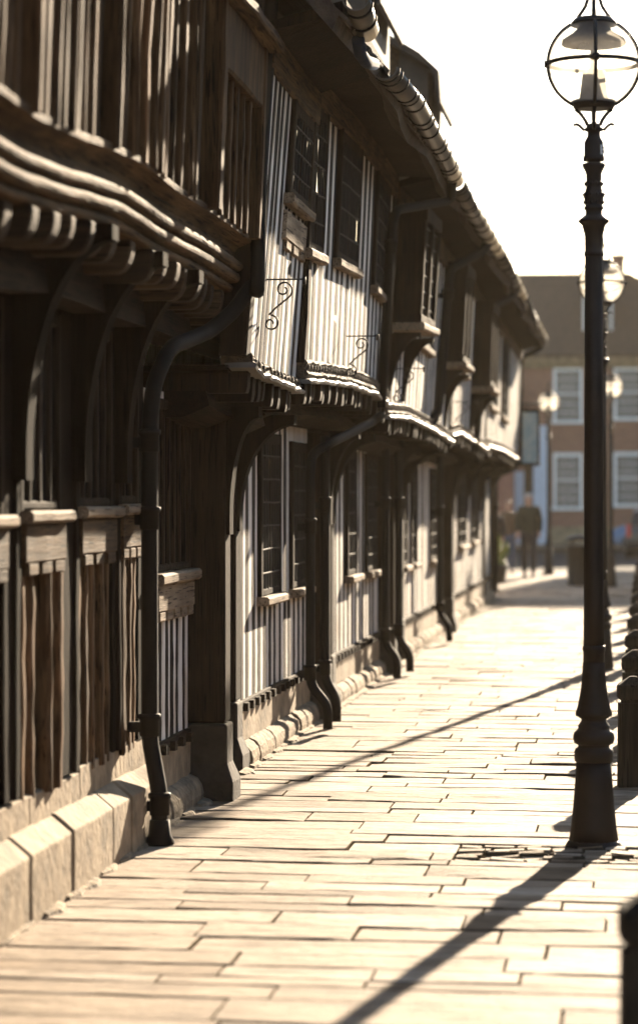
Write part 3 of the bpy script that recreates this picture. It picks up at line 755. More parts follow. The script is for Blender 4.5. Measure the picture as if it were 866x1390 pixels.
# ================================================================== street lamps
def make_lamp(label):
    s = 12.53 / F; base = 1150.0
    H = thing('street_lamp', label, 'street lamp', (0, 0, 0), 'globe street lamps along the pavement')
    def prof(pts): return [((base - y) * s, r * s) for y, r in pts]
    mb = MB()
    n = 40
    def L_(pts, fl=0): mb.lathe([((base - y) * s, r * s, fl) for y, r in pts], n)
    L_([(1151, 39), (1149, 38), (1146, 36), (1143, 34.5)])
    L_([(1144, 34), (1125, 31), (1095, 28), (1062, 25.5), (1036, 24)], .05)
    L_([(1036, 24), (1035, 26.5), (1021, 26.5), (1018, 25), (1016, 22), (1013, 21), (1012, 24), (1010, 27), (1003, 28.5), (996, 27), (993, 23.5), (990, 21), (988, 22), (985, 20.5), (980, 17), (977, 17.5), (976, 20.5), (974, 21)])
    L_([(974, 24.5), (969, 25), (962, 22.6), (950, 20), (934, 17.4), (918, 16), (900, 15)], .1)
    L_([(900, 14.6), (886, 14.4), (884, 15.6), (879, 15.6), (877, 14.4)])
    L_([(877, 14.2), (821, 13.7), (740, 13.3), (560, 12.7), (346, 12.2)], .07)
    L_([(346, 12.2), (345, 13.4), (340, 13.4), (339, 12.3), (330, 12.4), (318, 12.5), (304, 16), (301, 19), (299, 21), (297, 21.2), (294, 18), (291, 14), (289, 11.5), (283, 11.3), (282, 13.4), (278, 13.4), (277, 11.5), (272, 12.5), (266, 13.8), (260, 13.2), (254, 11.2), (250, 10.6), (249, 11.4), (247, 10.8), (238, 10.5), (237, 11.2), (235, 10.4), (229, 12.5), (224, 15.4), (220, 15.8), (219, 14), (218, 9), (216.5, 8.8), (216, 14), (213, 14.6), (210, 14.4), (208.5, 13.4), (190, 13), (186, 11), (182, 8.8), (176, 8.7), (174.5, 13), (172, 13.3), (170, 11), (167, 9), (164.5, 6), (164, 2)])
    mb.build('post', 'iron', H)
    # small leaf and scroll trim round the collar
    mb = MB()
    for k in range(10):
        a = 2 * PI * k / 10
        for yb_, r_ in ((262, 13.3), (247, 11.3), (272, 12.3)):
            c = Vector((math.cos(a) * r_ * s, math.sin(a) * r_ * s, (base - yb_) * s)); q = 2.4 * s
            mb.lathe([(c.z - q * 1.6, 0.0005), (c.z - q * .6, q * .8), (c.z + q * .5, q), (c.z + q * 1.5, .0005)], 6, (c.x, c.y))
    for yb_, r_ in ((262, 13.3), (247, 11.3), (272, 12.3)): mb.lathe([((base - yb_) * s - .006, (r_ - 1) * s), ((base - yb_) * s - .006, r_ * s), ((base - yb_) * s + .006, r_ * s), ((base - yb_) * s + .006, (r_ - 1) * s)], 20)
    mb.build('leaf_collar', 'iron', H)
    gz = (base - 83) * s; R = 61.5 * s
    def gp(ang, r, z): return (math.cos(ang) * r, math.sin(ang) * r, z)
    mb = MB()
    for k in range(4):
        a = PI / 4 * 0 + PI / 2 * k - TH * 0 + .06
        # lower cage arms
        mb.tube([gp(a, rr_ * s, (base - y) * s) for y, rr_ in ((167, 8.5), (160, 11.5), (154, 15.5), (149, 20), (145, 25))], 2.6 * s, 8)
        # scroll ears
        mb.tube([gp(a + PI / 4 * 0, rr_ * s, (base - y) * s) for y, rr_ in ((174, 13), (170, 17), (167, 20), (165.5, 23.5), (166, 26), (168, 26.5))], 2.4 * s, 6)
        # meridian ribs
        mb.tube([gp(a, (R + .003) * math.cos(t), gz + (R + .003) * math.sin(t)) for t in frange(-1.13, 1.05, 22)], 2.6 * s, 8)
        # crown arms
        mb.tube([gp(a, rr_ * s, (base - y) * s) for y, rr_ in ((20, 22), (14, 17.5), (5, 11.5), (-6, 8), (-16, 6.5))], 2.5 * s, 8)
        c = gp(a, R + .004, gz); mb.lathe([(gz - 5 * s, .001), (gz - 4.5 * s, 5 * s), (gz + 4.5 * s, 5 * s), (gz + 5 * s, .001)], 10, (c[0], c[1]))
    # equator band
    rings = []
    for i in range(49):
        a = 2 * PI * i / 48
        rings.append([gp(a, R + dr * s, gz + dz * s) for dr, dz in ((-1, -2.6), (2.4, -2.6), (2.4, 2.6), (-1, 2.6))])
    mb.ring_loft(rings, caps=False)
    mb.lathe([((base - y) * s, r * s) for y, r in ((145, 22), (144.5, 27), (134, 30.5), (133, 29), (133, 3))], 32)
    mb.lathe([((base - y) * s, r * s) for y, r in ((31, 26), (31, 31), (27, 31), (22, 27), (20.5, 24), (20, 4))], 32)
    mb.lathe([((base - y) * s, r * s) for y, r in ((-14, 3), (-15, 9), (-20, 9.5), (-24, 5), (-30, 7), (-36, 5), (-42, 1.5), (-52, .5))], 16)
    mb.build('lantern_cage', 'iron', H)
    mb = MB(); mb.lathe([(gz + R * math.sin(t), R * math.cos(t)) for t in frange(-1.16, 1.05, 26)], 40)
    mb.build('globe', 'globe', H)
    mb = MB(); mb.lathe([((base - y) * s, r * s) for y, r in ((31, 14), (33, 20), (42, 30), (50, 43), (56, 44), (57.5, 43), (57, 38), (50, 6))], 28)
    mb.build('reflector', plain('reflector_enamel', (.07, .065, .06), .6, .2) if 'refl' not in M else M['refl'], H)
    mb = MB(); mb.lathe([((base - y) * s, r * s) for y, r in ((133, 20), (118, 18), (96, 15.5), (93, 14), (92.5, 2))], 20)
    mb.build('lamp_housing', 'iron', H)
    return H
lampA = make_lamp('nearest globe lamp post on the pavement, tall fluted black column with a numbered tag')
gx, gy = ground(806, 1148); lampA.location = (gx, gy, 0)
def place_lamp(label, px, Y):
    c = copy_tree(lampA); a = (px - CX) / F; t = Y / (C_ + a * S_); c.location = (t * (a * C_ - S_), Y, 0); c['label'] = label; return c
lampB = place_lamp('second globe lamp post, mostly hidden behind the nearest fluted column', 817, 25.5)
lampC = place_lamp('slim globe lamp post standing just right of the two walkers', 745, 57.0)
lampD = place_lamp('globe lamp post beside the bollards in front of the right sash windows', 829, 49.5)
# number tag only on the nearest
s = 12.53 / F
tg = MB(); a0 = -PI / 2 + TH + .62
for k in range(4):
    a, b = a0 + .19 * k, a0 + .19 * (k + 1)
    tg.ring_loft([[(gx + math.cos(q) * r, gy + math.sin(q) * r, z) for z in ((1150 - 207.5) * s, (1150 - 195) * s) for r in ((13.6 * s, 14.2 * s) if z < (1150 - 200) * s else (14.2 * s, 13.6 * s))] for q in (a, b)])
tag_o = tg.build('number_tag', 'tag', lampA)
fc = bpy.data.curves.new('tag_lettering', 'FONT'); fc.body = '63'; fc.size = .034; fc.extrude = .0006; fc.align_x = 'CENTER'; fc.align_y = 'CENTER'
fo_c = bpy.data.objects.new('tag_lettering_curve', fc)
fme = bpy.data.meshes.new_from_object(fo_c); bpy.data.objects.remove(fo_c)
fo = bpy.data.objects.new('tag_lettering', fme); COL.objects.link(fo); fme.materials.clear(); fme.materials.append(M['tagink']); fo.parent = tag_o
am = a0 + .38
nx, ny = math.cos(am), math.sin(am)
fo.location = (nx * 14.35 * s, ny * 14.35 * s, (1150 - 201.3) * s)
zax = Vector((nx, ny, 0)); upv = Vector((0, 0, 1)); xax = upv; yax = zax.cross(xax)
fo.rotation_euler = Matrix((xax, yax, zax)).transposed().to_euler()

# ================================================================== bollards
def make_bollard(label):
    H = thing('bollard', label, 'bollard', (0, 0, 0), 'square bollards along the kerb')
    def sq(w, z, c=.014): return [(x, y, z) for x, y in ((-w + c, -w), (w - c, -w), (w, -w + c), (w, w - c), (w - c, w), (-w + c, w), (-w, w - c), (-w, -w + c))]
    mb = MB(); w = .083
    mb.ring_loft([sq(w + .004, -.03), sq(w + .002, .2), sq(w, .465), sq(w, .48)]); mb.ring_loft([sq(w - .016, .475), sq(w - .016, .505)]); mb.build('shaft', 'bollard', H)
    mb = MB(); mb.ring_loft([sq(w - .004, .50), sq(w + .006, .51), sq(w + .006, .565), sq(w - .0, .583), sq(.02, .630, .004), sq(.004, .633, .001)]); mb.build('cap', 'bollard', H)
    return H
M['bollard'] = timber('bollard_oak_stain', (.012, .011, .009), (.05, .046, .035), vary=.15)
bol = make_bollard('bollard cut by the right edge of the photo, nearest of the row')
BY = [6.95, 15.25, 17.9, 20.6, 23.4, 26.1, 28.9, 31.6, 34.4, 37.2, 40.0, 43]
blabels = ['bollard at the bottom right corner of the photo, nearest of the row', 'bollard just behind the nearest lamp base, largest of the ones standing whole',
  'bollard directly behind the large one beside the nearest lamp base', 'third bollard behind the nearest lamp base, chamfered edge lit by the sun']
for i, Y in enumerate(BY):
    o = bol if i == 0 else copy_tree(bol)
    o.location = ((.032 if i == 0 else -.045 + (Y - 15) * .0016), Y, 0); o.rotation_euler.z = rnd.uniform(-.08, .08)
    o['label'] = blabels[i] if i < 4 else 'blurred bollard far along the kerb row, lost among its neighbours'

# ================================================================== ground
XK = .26
g = MB(); g.box(-400, 400, -60, 900, -.6, -.16); o = g.build('ground', 'earth'); o['kind'] = 'structure'
g = MB(); g.ring_loft([[(x, y, z) for x, z in ((XK + .13, -.125), (5.6, -.125), (5.6, -.2), (XK + .13, -.2))] for y in (-40, 62)]); g.ring_loft([[(-120, y, -.129), (120, y, -.129), (120, y, -.2), (-120, y, -.2)] for y in (62, 87)])
o = g.build('road', 'asphalt'); o['kind'] = 'structure'
g = MB(); g.box(-3.2, XK, 1.0, 60, -.15, -.014); g.box(-40, -3.21, 44.2, 60, -.15, -.014); o = g.build('pavement_bed', 'earth'); o['kind'] = 'structure'

class Slabs:
    def __init__(s): s.v = []; s.f = []; s.c = []; s.sm = []; s.mi = []
    def slab(s, P, h, cval, gap=.005, tilt=.006, n=None, rough=1.0, gxf=.45):
        """P: four corners (x,y) ccw; worn, slightly tilted top with rounded ragged edges"""
        cx = sum(p[0] for p in P) / 4; cy = sum(p[1] for p in P) / 4
        lx = abs(P[1][0] - P[0][0]); ly = abs(P[3][1] - P[0][1])
        if n is None: n = (max(3, min(9, int(lx / .12))), max(3, min(6, int(ly / .09))))
        ta, tb = rnd.gauss(0, tilt), rnd.gauss(0, tilt); nx, ny = n
        o = len(s.v)
        gx, gy = gap * gxf / max(lx, .02), gap / max(ly, .02)
        us = [gx, gx + .005 / max(lx, .05)] + [k / nx for k in range(1, nx)] + [1 - gx - .005 / max(lx, .05), 1 - gx]
        vs = [gy, gy + .05 / ny + .008 / max(ly, .05)] + [k / ny for k in range(1, ny)] + [1 - gy - .05 / ny - .008 / max(ly, .05), 1 - gy]
        NU, NV = len(us), len(vs); bord = []
        for j, v in enumerate(vs):
            for i, u in enumerate(us):
                x = (P[0][0] * (1 - u) + P[1][0] * u) * (1 - v) + (P[3][0] * (1 - u) + P[2][0] * u) * v
                y = (P[0][1] * (1 - u) + P[1][1] * u) * (1 - v) + (P[3][1] * (1 - u) + P[2][1] * u) * v
                z = h + ta * (x - cx) + tb * (y - cy)
                z += rough * (.0035 * mnoise.noise((x * 2.2, y * 3.0, cval * 9)) + .0022 * mnoise.noise((x * 6, y * 9, cval * 9)))
                if i in (0, NU - 1) or j in (0, NV - 1):
                    z -= .003 + rnd.uniform(0, .004); x += rnd.uniform(-.004, .004); y += rnd.uniform(-.010, .010)
                s.v.append((x, y, z))
        for j in range(NV - 1):
            for i in range(NU - 1):
                a = o + j * NU + i; s.f.append((a, a + 1, a + NU + 1, a + NU)); s.sm.append(False); s.mi.append(1 if i in (0, NU - 2) else 0)
        ring = [o + i for i in range(NU)] + [o + j * NU + NU - 1 for j in range(1, NV)] + [o + (NV - 1) * NU + i for i in range(NU - 2, -1, -1)] + [o + j * NU for j in range(NV - 2, 0, -1)]
        q = len(s.v); s.v += [(s.v[k][0], s.v[k][1], -.04) for k in ring]
        for k in range(len(ring)):
            m = (k + 1) % len(ring); s.f.append((q + k, q + m, ring[m], ring[k])); s.sm.append(False); s.mi.append(1)
        s.c += [cval] * (len(s.v) - o)
    def build(s, name, mat):
        me = bpy.data.meshes.new(name); me.from_pydata(s.v, [], s.f)
        at = me.attributes.new('slab', 'FLOAT', 'POINT'); at.data.foreach_set('value', s.c); me.polygons.foreach_set('use_smooth', s.sm)
        bm = bmesh.new(); bm.from_mesh(me); bmesh.ops.recalc_face_normals(bm, faces=bm.faces); bm.to_mesh(me); bm.free()
        me.materials.append(M[mat]); me.materials.append(M['earth']); me.polygons.foreach_set('material_index', s.mi); o = bpy.data.objects.new(name, me); COL.objects.link(o); return o
sl = Slabs(); SK = -.035
def skew(x, y): return (x, y + SK * (x + 1.0))
y = 1.2
while y < 60:
    d = rnd.choice([.15, .18, .21, .24, .28, .32, .38])
    lo_, hi_ = -2.42, XK - .01
    if y > 44.0: lo_ = -14
    setts = 12.0 < y + d / 2 < 12.62
    x = lo_
    while x < hi_ - .02:
        w = rnd.uniform(.35, 1.3); b = min(hi_, x + w)
        if hi_ - b < .2: b = hi_
        if setts and b > -.85: b = max(x + .02, -.85) if x < -.85 else hi_
        if setts and x >= -.851:
            yy = y
            while yy < y + d - .02:
                e = min(y + d, yy + rnd.uniform(.08, .11)); xx = x
                while xx < hi_ - .02:
                    f = min(hi_, xx + rnd.uniform(.1, .17))
                    sl.slab([skew(xx, yy), skew(f, yy), skew(f, e), skew(xx, e)], rnd.uniform(-.012, .012), rnd.random(), .008, .04, (2, 2)); xx = f
                yy = e
            x = hi_
        else:
            sl.slab([skew(x, y), skew(b, y), skew(b, y + d), skew(x, y + d)], rnd.gauss(0, .0026), rnd.random(), rnd.uniform(.0, .005), .012 if rnd.random() < .08 else .0035, None, 3.6 if rnd.random() < .10 else 1.1)
            x = b
    y += d
o = sl.build('pavement', 'paving'); o['kind'] = 'structure'
ks = Slabs(); y = 1
while y < 60:
    d = rnd.uniform(.8, 1.0); ks.slab([(XK + .002, y), (XK + .13, y), (XK + .13, y + d), (XK + .002, y + d)], rnd.gauss(0, .003), rnd.random(), .003, .002); y += d
for v in range(len(ks.v)):
    if ks.v[v][2] < -.03: ks.v[v] = (ks.v[v][0], ks.v[v][1], -.17)
o = ks.build('kerb', 'paving'); o['kind'] = 'structure'
# far pavement in front of the brick building and on the other side of the street
fs = Slabs(); y = 87.2
while y < 94.9:
    x = -20
    while x < 30:
        b = x + rnd.uniform(.6, .9); fs.slab([(x, y), (b, y), (b, y + .6), (x, y + .6)], rnd.gauss(0, .003), rnd.random(), .004, .003, (1, 1)); x = b
    y += .6
o = fs.build('far_pavement', 'paving'); o['kind'] = 'structure'
# dirt and moss along the foot of the houses
mb = MB(); yy = 5.0
while yy < 43:
    w = rnd.uniform(.03, .10); x = (XW + .115) if yy < 12.9 else XW + .10
    mb.ring_loft([[(x - .02, q, -.03), (x + w * f, q, -.03), (x + w * f * .5, q, .012), (x - .02, q, .022)] for q, f in ((yy, .4), (yy + .12, 1), (yy + .3, .4))]); yy += rnd.uniform(.2, .5)
o = mb.build('dirt', 'rubble'); o['kind'] = 'stuff'

# ================================================================== far brick building
FY = 95.0; mpx = FY * C_ / F
def fx(px): a = (px - CX) / F; t = FY / (C_ + a * S_); return t * (a * C_ - S_)
def fz(py): return EYE + (HY - py) / F * FY * 1.0
fb = thing('brick_house', 'wide two storey brown brick house with white sash windows closing the street', 'house', (0, FY, 0))
xl, xr = fx(699), 5.15
wb = MB(); wb.box(xl, xr, FY, FY + 9, -.15, fz(492)); wb.build('wall', 'brick', fb)
mb = MB(); mb.prism([(FY - .25, fz(493)), (FY - .3, fz(487)), (FY - .3, fz(483)), (FY + .1, fz(483)), (FY + .1, fz(493))], 'x', xl - .1, xr + .1); mb.box(xl, xr, FY - .12, FY + .0, fz(500), fz(493.2)); mb.build('cornice', 'stone', fb)
zr_, ze_ = fz(359), fz(483)
mb = MB(); xr1 = fx(846)
n = 18
for k in range(n):                                          # tile courses as stepped strips, hipped at the right
    a, b = k / n, (k + 1) / n
    def rp(t, up): return (FY - .3 + 4.6 * t, ze_ + (zr_ - ze_) * t + up)
    ya_, za = rp(a, .0); yb_, zb = rp(b, .03)
    xa = xr + .2 - (xr - xr1) * a; xb = xr + .2 - (xr - xr1) * b
    mb.ring_loft([[(xl - .2, ya_, za), (xl - .2, yb_, zb), (xl - .2, yb_, zb - .1), (xl - .2, ya_, za - .08)], [(xa, ya_, za), (xb, yb_, zb), (xb, yb_, zb - .1), (xa, ya_, za - .08)]])
mb.ring_loft([[(xl - .2, FY + 4.3, zr_ + .02), (xl - .2, FY + 9.3, ze_), (xl - .2, FY + 4.3, ze_)], [(xr1, FY + 4.3, zr_ + .02), (xr + .2, FY + 9.3, ze_), (xr + .2, FY + 4.3, ze_)]])
rf = mb.build('roof', 'tile', fb)
def chim(px0, px1, ztop):
    mb = MB(); x0, x1 = fx(px0), fx(px1)
    mb.box(x0, x1, FY + 3.4, FY + 4.6, zr_ - 1.2, ztop); mb.box(x0 - .05, x1 + .05, FY + 3.35, FY + 4.65, ztop + .003, ztop + .1)
    c = mb.build('chimney', 'brick', rf)
    return c
chim(829, 847, fz(350) + .3)
mb = MB(); mb.tube([(fx(840), FY + 4, fz(350) + .3), (fx(840), FY + 4, fz(326))], .025, 6); mb.tube([(fx(836), FY + 4, fz(330)), (fx(844), FY + 4, fz(330))], .015, 6)
mb.build('aerial', 'iron', rf)
def sash(px0, px1, py0, py1, cols=4, rows=6):
    x0, x1, z1, z0 = fx(px0), fx(px1), fz(py0), fz(py1)
    mb = MB(); w = .13
    mb.box(x0, x0 + w, FY - .06, FY + .02, z0, z1); mb.box(x1 - w, x1, FY - .06, FY + .02, z0, z1)
    mb.box(x0 + w, x1 - w, FY - .06, FY + .02, z1 - w, z1); mb.box(x0 - .06, x1 + .06, FY - .12, FY + .02, z0 - .12, z0 + .0)
    mb.box(x0 + w, x1 - w, FY - .055, FY + .02, (z0 + z1) / 2 - .03, (z0 + z1) / 2 + .03)
    f = mb.build('window', 'white', fb)
    mb = MB()
    for k in range(1, cols): xx = x0 + w + (x1 - x0 - 2 * w) * k / cols; mb.box(xx - .022, xx + .022, FY - .045, FY - .0, z0 + .01, z1 - w)
    for k in range(1, rows):
        if k == rows // 2: continue
        zz = z0 + (z1 - w - z0) * k / rows; mb.box(x0 + w, x1 - w, FY - .043, FY - .002, zz - .009, zz + .009)
    mb.build('glazing_bars', 'white', f)
    mb = MB(); mb.box(x0 + w - .02, x1 - w + .02, FY - .035, FY + .01, z0, z1 - w); mb.build('pane', 'far_glass', f)
sash(751, 791, 499, 571); sash(751, 791, 615, 688); sash(833, 874, 499, 567); sash(833, 874, 614, 684); 
# shopfront pilasters and doorway
mb = MB()
for a, b, z1 in ((724, 744, 583), (697, 711, 640)): mb.box(fx(a), fx(b), FY - .12, FY - .002, -.15, fz(z1))
mb.box(fx(696), fx(746), FY - .2, FY - .003, fz(588), fz(578)); mb.build('door_case', 'paleblue', fb)
mb = MB(); mb.box(fx(711.5), fx(723.5), FY - .06, FY - .004, -.1, fz(590)); mb.build('door', 'oak_dark', fb)
mb = MB(); mb.box(fx(748), xr, FY - .08, FY - .005, -.15, fz(715)); mb.build('plinth', 'stone', fb)
# small white dormer window in the roof
mb = MB(); x0, x1 = fx(790), fx(831); z0, z1 = fz(455), fz(400)
mb.box(x0, x1, FY + 1.0, FY + 2.6, z0, z1); dm = mb.build('dormer', 'white', fb)
mb = MB(); mb.box(x0 + .1, x1 - .1, FY + .97, FY + 1.02, z0 + .15, z1 - .12); mb.build('pane', 'far_glass', dm)
mb = MB(); mb.prism([(x0 - .1, z1), (x1 + .1, z1), ((x0 + x1) / 2, z1 + .35)], 'y', FY + .9, FY + 3.2); mb.build('dormer_roof', 'tile', dm)
# red brick neighbour on the left
nb = thing('brick_house', 'deep red brick house mostly hidden behind the end of the timber terrace', 'house', (-9, FY - 1, 0))
mb = MB(); mb.box(-14, fx(698.5), FY - 1.2, FY + 7, -.15, 5.2); mb.build('wall', 'brick2', nb)
mb = MB(); mb.ring_loft([[(x, FY - 1.5, 5.2), (x, FY + 3, 8.3), (x, FY + 7.3, 5.2)] for x in (-14.2, fx(697.5))]); mb.build('roof', 'tile', nb)

# ================================================================== the other side of the street (out of frame, shades the sky light)
def plain_house(label, x0, x1, y0, y1, h, face):
    H = thing('brick_house', label, 'house', ((x0 + x1) / 2, (y0 + y1) / 2, 0))
    mb = MB(); mb.box(x0, x1, y0, y1, -.15, h); mb.build('wall', 'brick', H)
    mb = MB()
    if face == '-x': mb.prism([(x0 - .3, h), ((x0 + x1) / 2, h + 3.2), (x1 + .3, h)], 'y', y0 - .2, y1 + .2)
    else: mb.prism([(y0 - .3, h), ((y0 + y1) / 2, h + 3.2), (y1 + .3, h)], 'x', x0 - .2, x1 + .2)
    mb.build('roof', 'tile', H)
    for zf in ((.9,) if h < 5 else (.9, 3.7)):
        a = (y0 if face == '-x' else x0) + 1.2; e = (y1 if face == '-x' else x1) - 1.2
        while a + 1.1 < e:
            def bx_(u0, u1, z0, z1, p0, p1):
                m_ = MB()
                if face == '-x': m_.box(x0 - p1, x0 - p0, u0, u1, z0, z1)
                else: m_.box(u0, u1, y1 + p0, y1 + p1, z0, z1)
                return m_
            f = bx_(a, a + 1.1, zf, zf + 1.8, -.05, .05).build('window', 'white', H)
            bx_(a + .1, a + 1.0, zf + .1, zf + .87, .0, .06).build('pane', 'far_glass', f); bx_(a + .1, a + 1.0, zf + .93, zf + 1.7, .0, .06).build('pane', 'far_glass', f)
            a += 2.6
    return H
plain_house('long brown brick terrace opposite, unseen and added to dim the sky light', 8.6, 17, -30, 62, 4.3, '-x')  # unseen terrace, added and sized to cut sky light on the facades
plain_house('tall brick house beside the one closing the street, beyond the right edge', 5.2, 15, 89, 98, 12.6, '+y')
plain_house('unseen brick house behind the camera, added to block sky light', -14, 8, -48, -38, 7.0, '+y')  # unseen, added to close off the sky behind the camera

# ================================================================== litter bin
bx, by = ground(787, 795)
lb = thing('litter_bin', 'dark cylindrical litter bin with a domed top beside the nearest lamp column', 'litter bin', (bx, by, 0))
mb = MB(); mb.lathe([(z, r) for z, r in ((0, .22), (.04, .25), (.06, .235), (.70, .245), (.72, .265), (.76, .265), (.765, .24))], 24, (bx, by)); mb.build('drum', plain('bin_paint', (.012, .010, .009), .6, .2), lb)
mb = MB()
for k in range(4):
    a = PI / 4 + PI / 2 * k; mb.tube([(bx + .2 * math.cos(a), by + .2 * math.sin(a), .75), (bx + .2 * math.cos(a), by + .2 * math.sin(a), .86)], .018, 6)
mb.lathe([(z, r) for z, r in ((.85, .2), (.85, .255), (.885, .255), (.93, .2), (.955, .1), (.96, .01))], 24, (bx, by)); mb.build('lid', 'iron', lb)

# ================================================================== planted pot at the terrace corner
qx, qy = ground(673, 792)
pp = thing('potted_shrub', 'bushy green shrub in a dark pot by the terrace corner', 'plant', (qx, qy, 0))
mb = MB(); mb.lathe([(0, .17), (.02, .18), (.30, .22), (.32, .24), (.36, .24), (.36, .19), (.33, .18)], 18, (qx, qy)); mb.build('pot', plain('pot_glaze', (.03, .027, .025), .5, .4), pp)
M['leaf'] = rough_mat('shrub_leaf', (.09, .13, .02), (.22, .24, .04), 9, .55, .1, .003)
mb = MB()
for k in range(900):
    u = Vector((rnd.gauss(0, 1), rnd.gauss(0, 1), rnd.gauss(0, 1))).normalized() * (rnd.random() ** .4)
    c = Vector((qx + u.x * .27, qy + u.y * .27, .60 + u.z * .30 + .05 * math.sin(u.x * 9)))
    d = Vector((rnd.gauss(0, 1), rnd.gauss(0, 1), rnd.gauss(0, 1))).normalized(); e = d.cross(Vector((rnd.random(), rnd.random(), 1))).normalized()
    mb.quad([c - d * .035, c + e * .016, c + d * .035, c - e * .016])
mb.build('foliage', 'leaf', pp)
mb = MB(); mb.tube([(qx, qy, .3), (qx + .01, qy, .7)], .015, 6); mb.build('stem', 'oak_dark', pp)

# ================================================================== people (skin modifier bodies)
M['skin'] = plain('skin_tone', (.42, .25, .18), .5, .3)
M['coat_green'] = plain('dark_olive_coat', (.035, .034, .022), .85, .2); M['coat_brown'] = plain('brown_coat', (.12, .075, .045), .85, .2)
M['coat_black'] = plain('black_coat', (.022, .02, .024), .85, .2)
M['trouser_dark'] = plain('dark_trousers', (.03, .026, .026), .85, .2); M['trouser_blue'] = plain('blue_jeans', (.07, .09, .14), .85, .2)
M['shoe'] = plain('dark_shoe', (.02, .018, .016), .6, .4); M['hair_grey'] = plain('grey_hair', (.35, .31, .27), .7, .3); M['hair_red'] = plain('brown_hair', (.17, .075, .04), .6, .3)
def skin_obj(name, V, E, R, mat, parent, sub=2):
    me = bpy.data.meshes.new(name); me.from_pydata(V, E, []); o = bpy.data.objects.new(name, me)
    COL.objects.link(o); o.parent = parent
    sk = o.modifiers.new('skin', 'SKIN'); sk.use_smooth_shade = True
    lay = me.skin_vertices[0] if me.skin_vertices else None
    if lay is None:
        bpy.context.view_layer.objects.active = o; bpy.ops.object.modifier_remove(modifier='skin'); o.modifiers.clear(); bpy.ops.object.modifier_add(type='SKIN'); lay = me.skin_vertices[0]
    for i, r in enumerate(R): lay.data[i].radius = r if isinstance(r, tuple) else (r, r)
    lay.data[0].use_root = True
    ss = o.modifiers.new('sub', 'SUBSURF'); ss.levels = sub; ss.render_levels = sub
    me.materials.append(mat); return o
def person(label, x, y, h, face, coat, trou, hair, stride, phase):
    """a walker; local +Y is the walking direction (face = rotation about z)"""
    H = thing('person', label, 'person', (x, y, 0), 'people walking at the end of the street'); k = h / 1.75
    H.rotation_euler.z = face
    def sc(L): return [tuple(c * k for c in p) for p in L]
    st = stride
    # whole body, continuous: trunk, neck, head, arms, hands, legs, feet
    V = [(0, 0, .95), (0, .01, 1.15), (0, 0, 1.38), (0, .0, 1.48), (0, .015, 1.56), (0, .02, 1.64), (0, .015, 1.71),
         (-.17, 0, 1.41), (-.215, -.03 - st * .25, 1.13), (-.21, .06 - st * .3, .90), (-.205, .08 - st * .3, .82),
         (.17, 0, 1.41), (.215, -.03 + st * .25, 1.13), (.21, .06 + st * .3, .90), (.205, .08 + st * .3, .82),
         (-.09, 0, .90), (-.095, .06 + st * .35, .50), (-.095, st * .75, .09), (-.10, st * .75 + .13, .04),
         (.09, 0, .90), (.095, .05 - st * .25, .50), (.095, -st * .75, .10), (.10, -st * .75 + .13, .045)]
    E = [(0, 1), (1, 2), (2, 3), (3, 4), (4, 5), (5, 6), (2, 7), (7, 8), (8, 9), (9, 10), (2, 11), (11, 12), (12, 13), (13, 14), (0, 15), (15, 16), (16, 17), (17, 18), (0, 19), (19, 20), (20, 21), (21, 22)]
    R = [(.14, .10), (.135, .095), (.15, .095), (.055, .055), (.068, .078), (.078, .09), (.05, .06), .055, .042, .034, .022, .055, .042, .034, .022, .085, .055, .045, .035, .085, .055, .045, .035]
    b = skin_obj('body', sc(V), E, [tuple(q * k for q in r) if isinstance(r, tuple) else r * k for r in R], M['skin'], H)
    # face: nose, eyes, ears
    mb = MB(); hz = 1.63 * k; fy = .105 * k
    mb.ring_loft([[(-.012 * k, fy - .01, hz - .03 * k), (.012 * k, fy - .01, hz - .03 * k), (0, fy + .02 * k, hz - .03 * k)], [(-.008 * k, fy - .01, hz + .02 * k), (.008 * k, fy - .01, hz + .02 * k), (0, fy + .002, hz + .02 * k)]])
    for sx in (-1, 1): mb.lathe([(hz - .03 * k, .002), (hz - .02 * k, .014 * k), (hz + .02 * k, .016 * k), (hz + .03 * k, .002)], 8, (sx * .078 * k, .012))
    mb.v = [tuple(Vector(p) + Vector((x, y, 0))) for p in mb.v]; mb.build('nose_and_ears', M['skin'], H)
    # hair cap
    mb = MB(); rings = []
    for t in frange(-.25, PI / 2 - .02, 7): rings.append([(x + .088 * k * math.cos(t) * math.cos(a), y + (-.002 + .10 * math.cos(t) * math.sin(a) - .012) * k, (1.645 + .10 * math.sin(t) - (.03 if math.sin(a) < 0 else -.02) * math.cos(t)) * k) for a in frange(0, 2 * PI - PI / 9, 17)])
    mb.ring_loft(rings, smooth=True); mb.build('hair', hair, H)
    # coat: closed hem, sleeves
    cv = [(0, 0, .80), (0, 0, 1.0), (0, .01, 1.18), (0, 0, 1.38), (0, 0, 1.47), (-.175, 0, 1.41), (-.222, -.03 - st * .25, 1.13), (-.215, .05 - st * .29, .93), (.175, 0, 1.41), (.222, -.03 + st * .25, 1.13), (.215, .05 + st * .29, .93)]
    ce = [(0, 1), (1, 2), (2, 3), (3, 4), (3, 5), (5, 6), (6, 7), (3, 8), (8, 9), (9, 10)]
    cr = [(.20, .145), (.185, .135), (.175, .125), (.185, .12), (.085, .08), .085, .068, .055, .085, .068, .055]
    skin_obj('coat', sc(cv), ce, [tuple(q * k for q in r) if isinstance(r, tuple) else r * k for r in cr], coat, H)
    tv = [(0, 0, .92), (-.09, .01, .86), (-.097, .06 + st * .35, .50), (-.096, st * .75, .10), (.09, .01, .86), (.097, .05 - st * .25, .50), (.096, -st * .75, .11)]
    te = [(0, 1), (1, 2), (2, 3), (0, 4), (4, 5), (5, 6)]
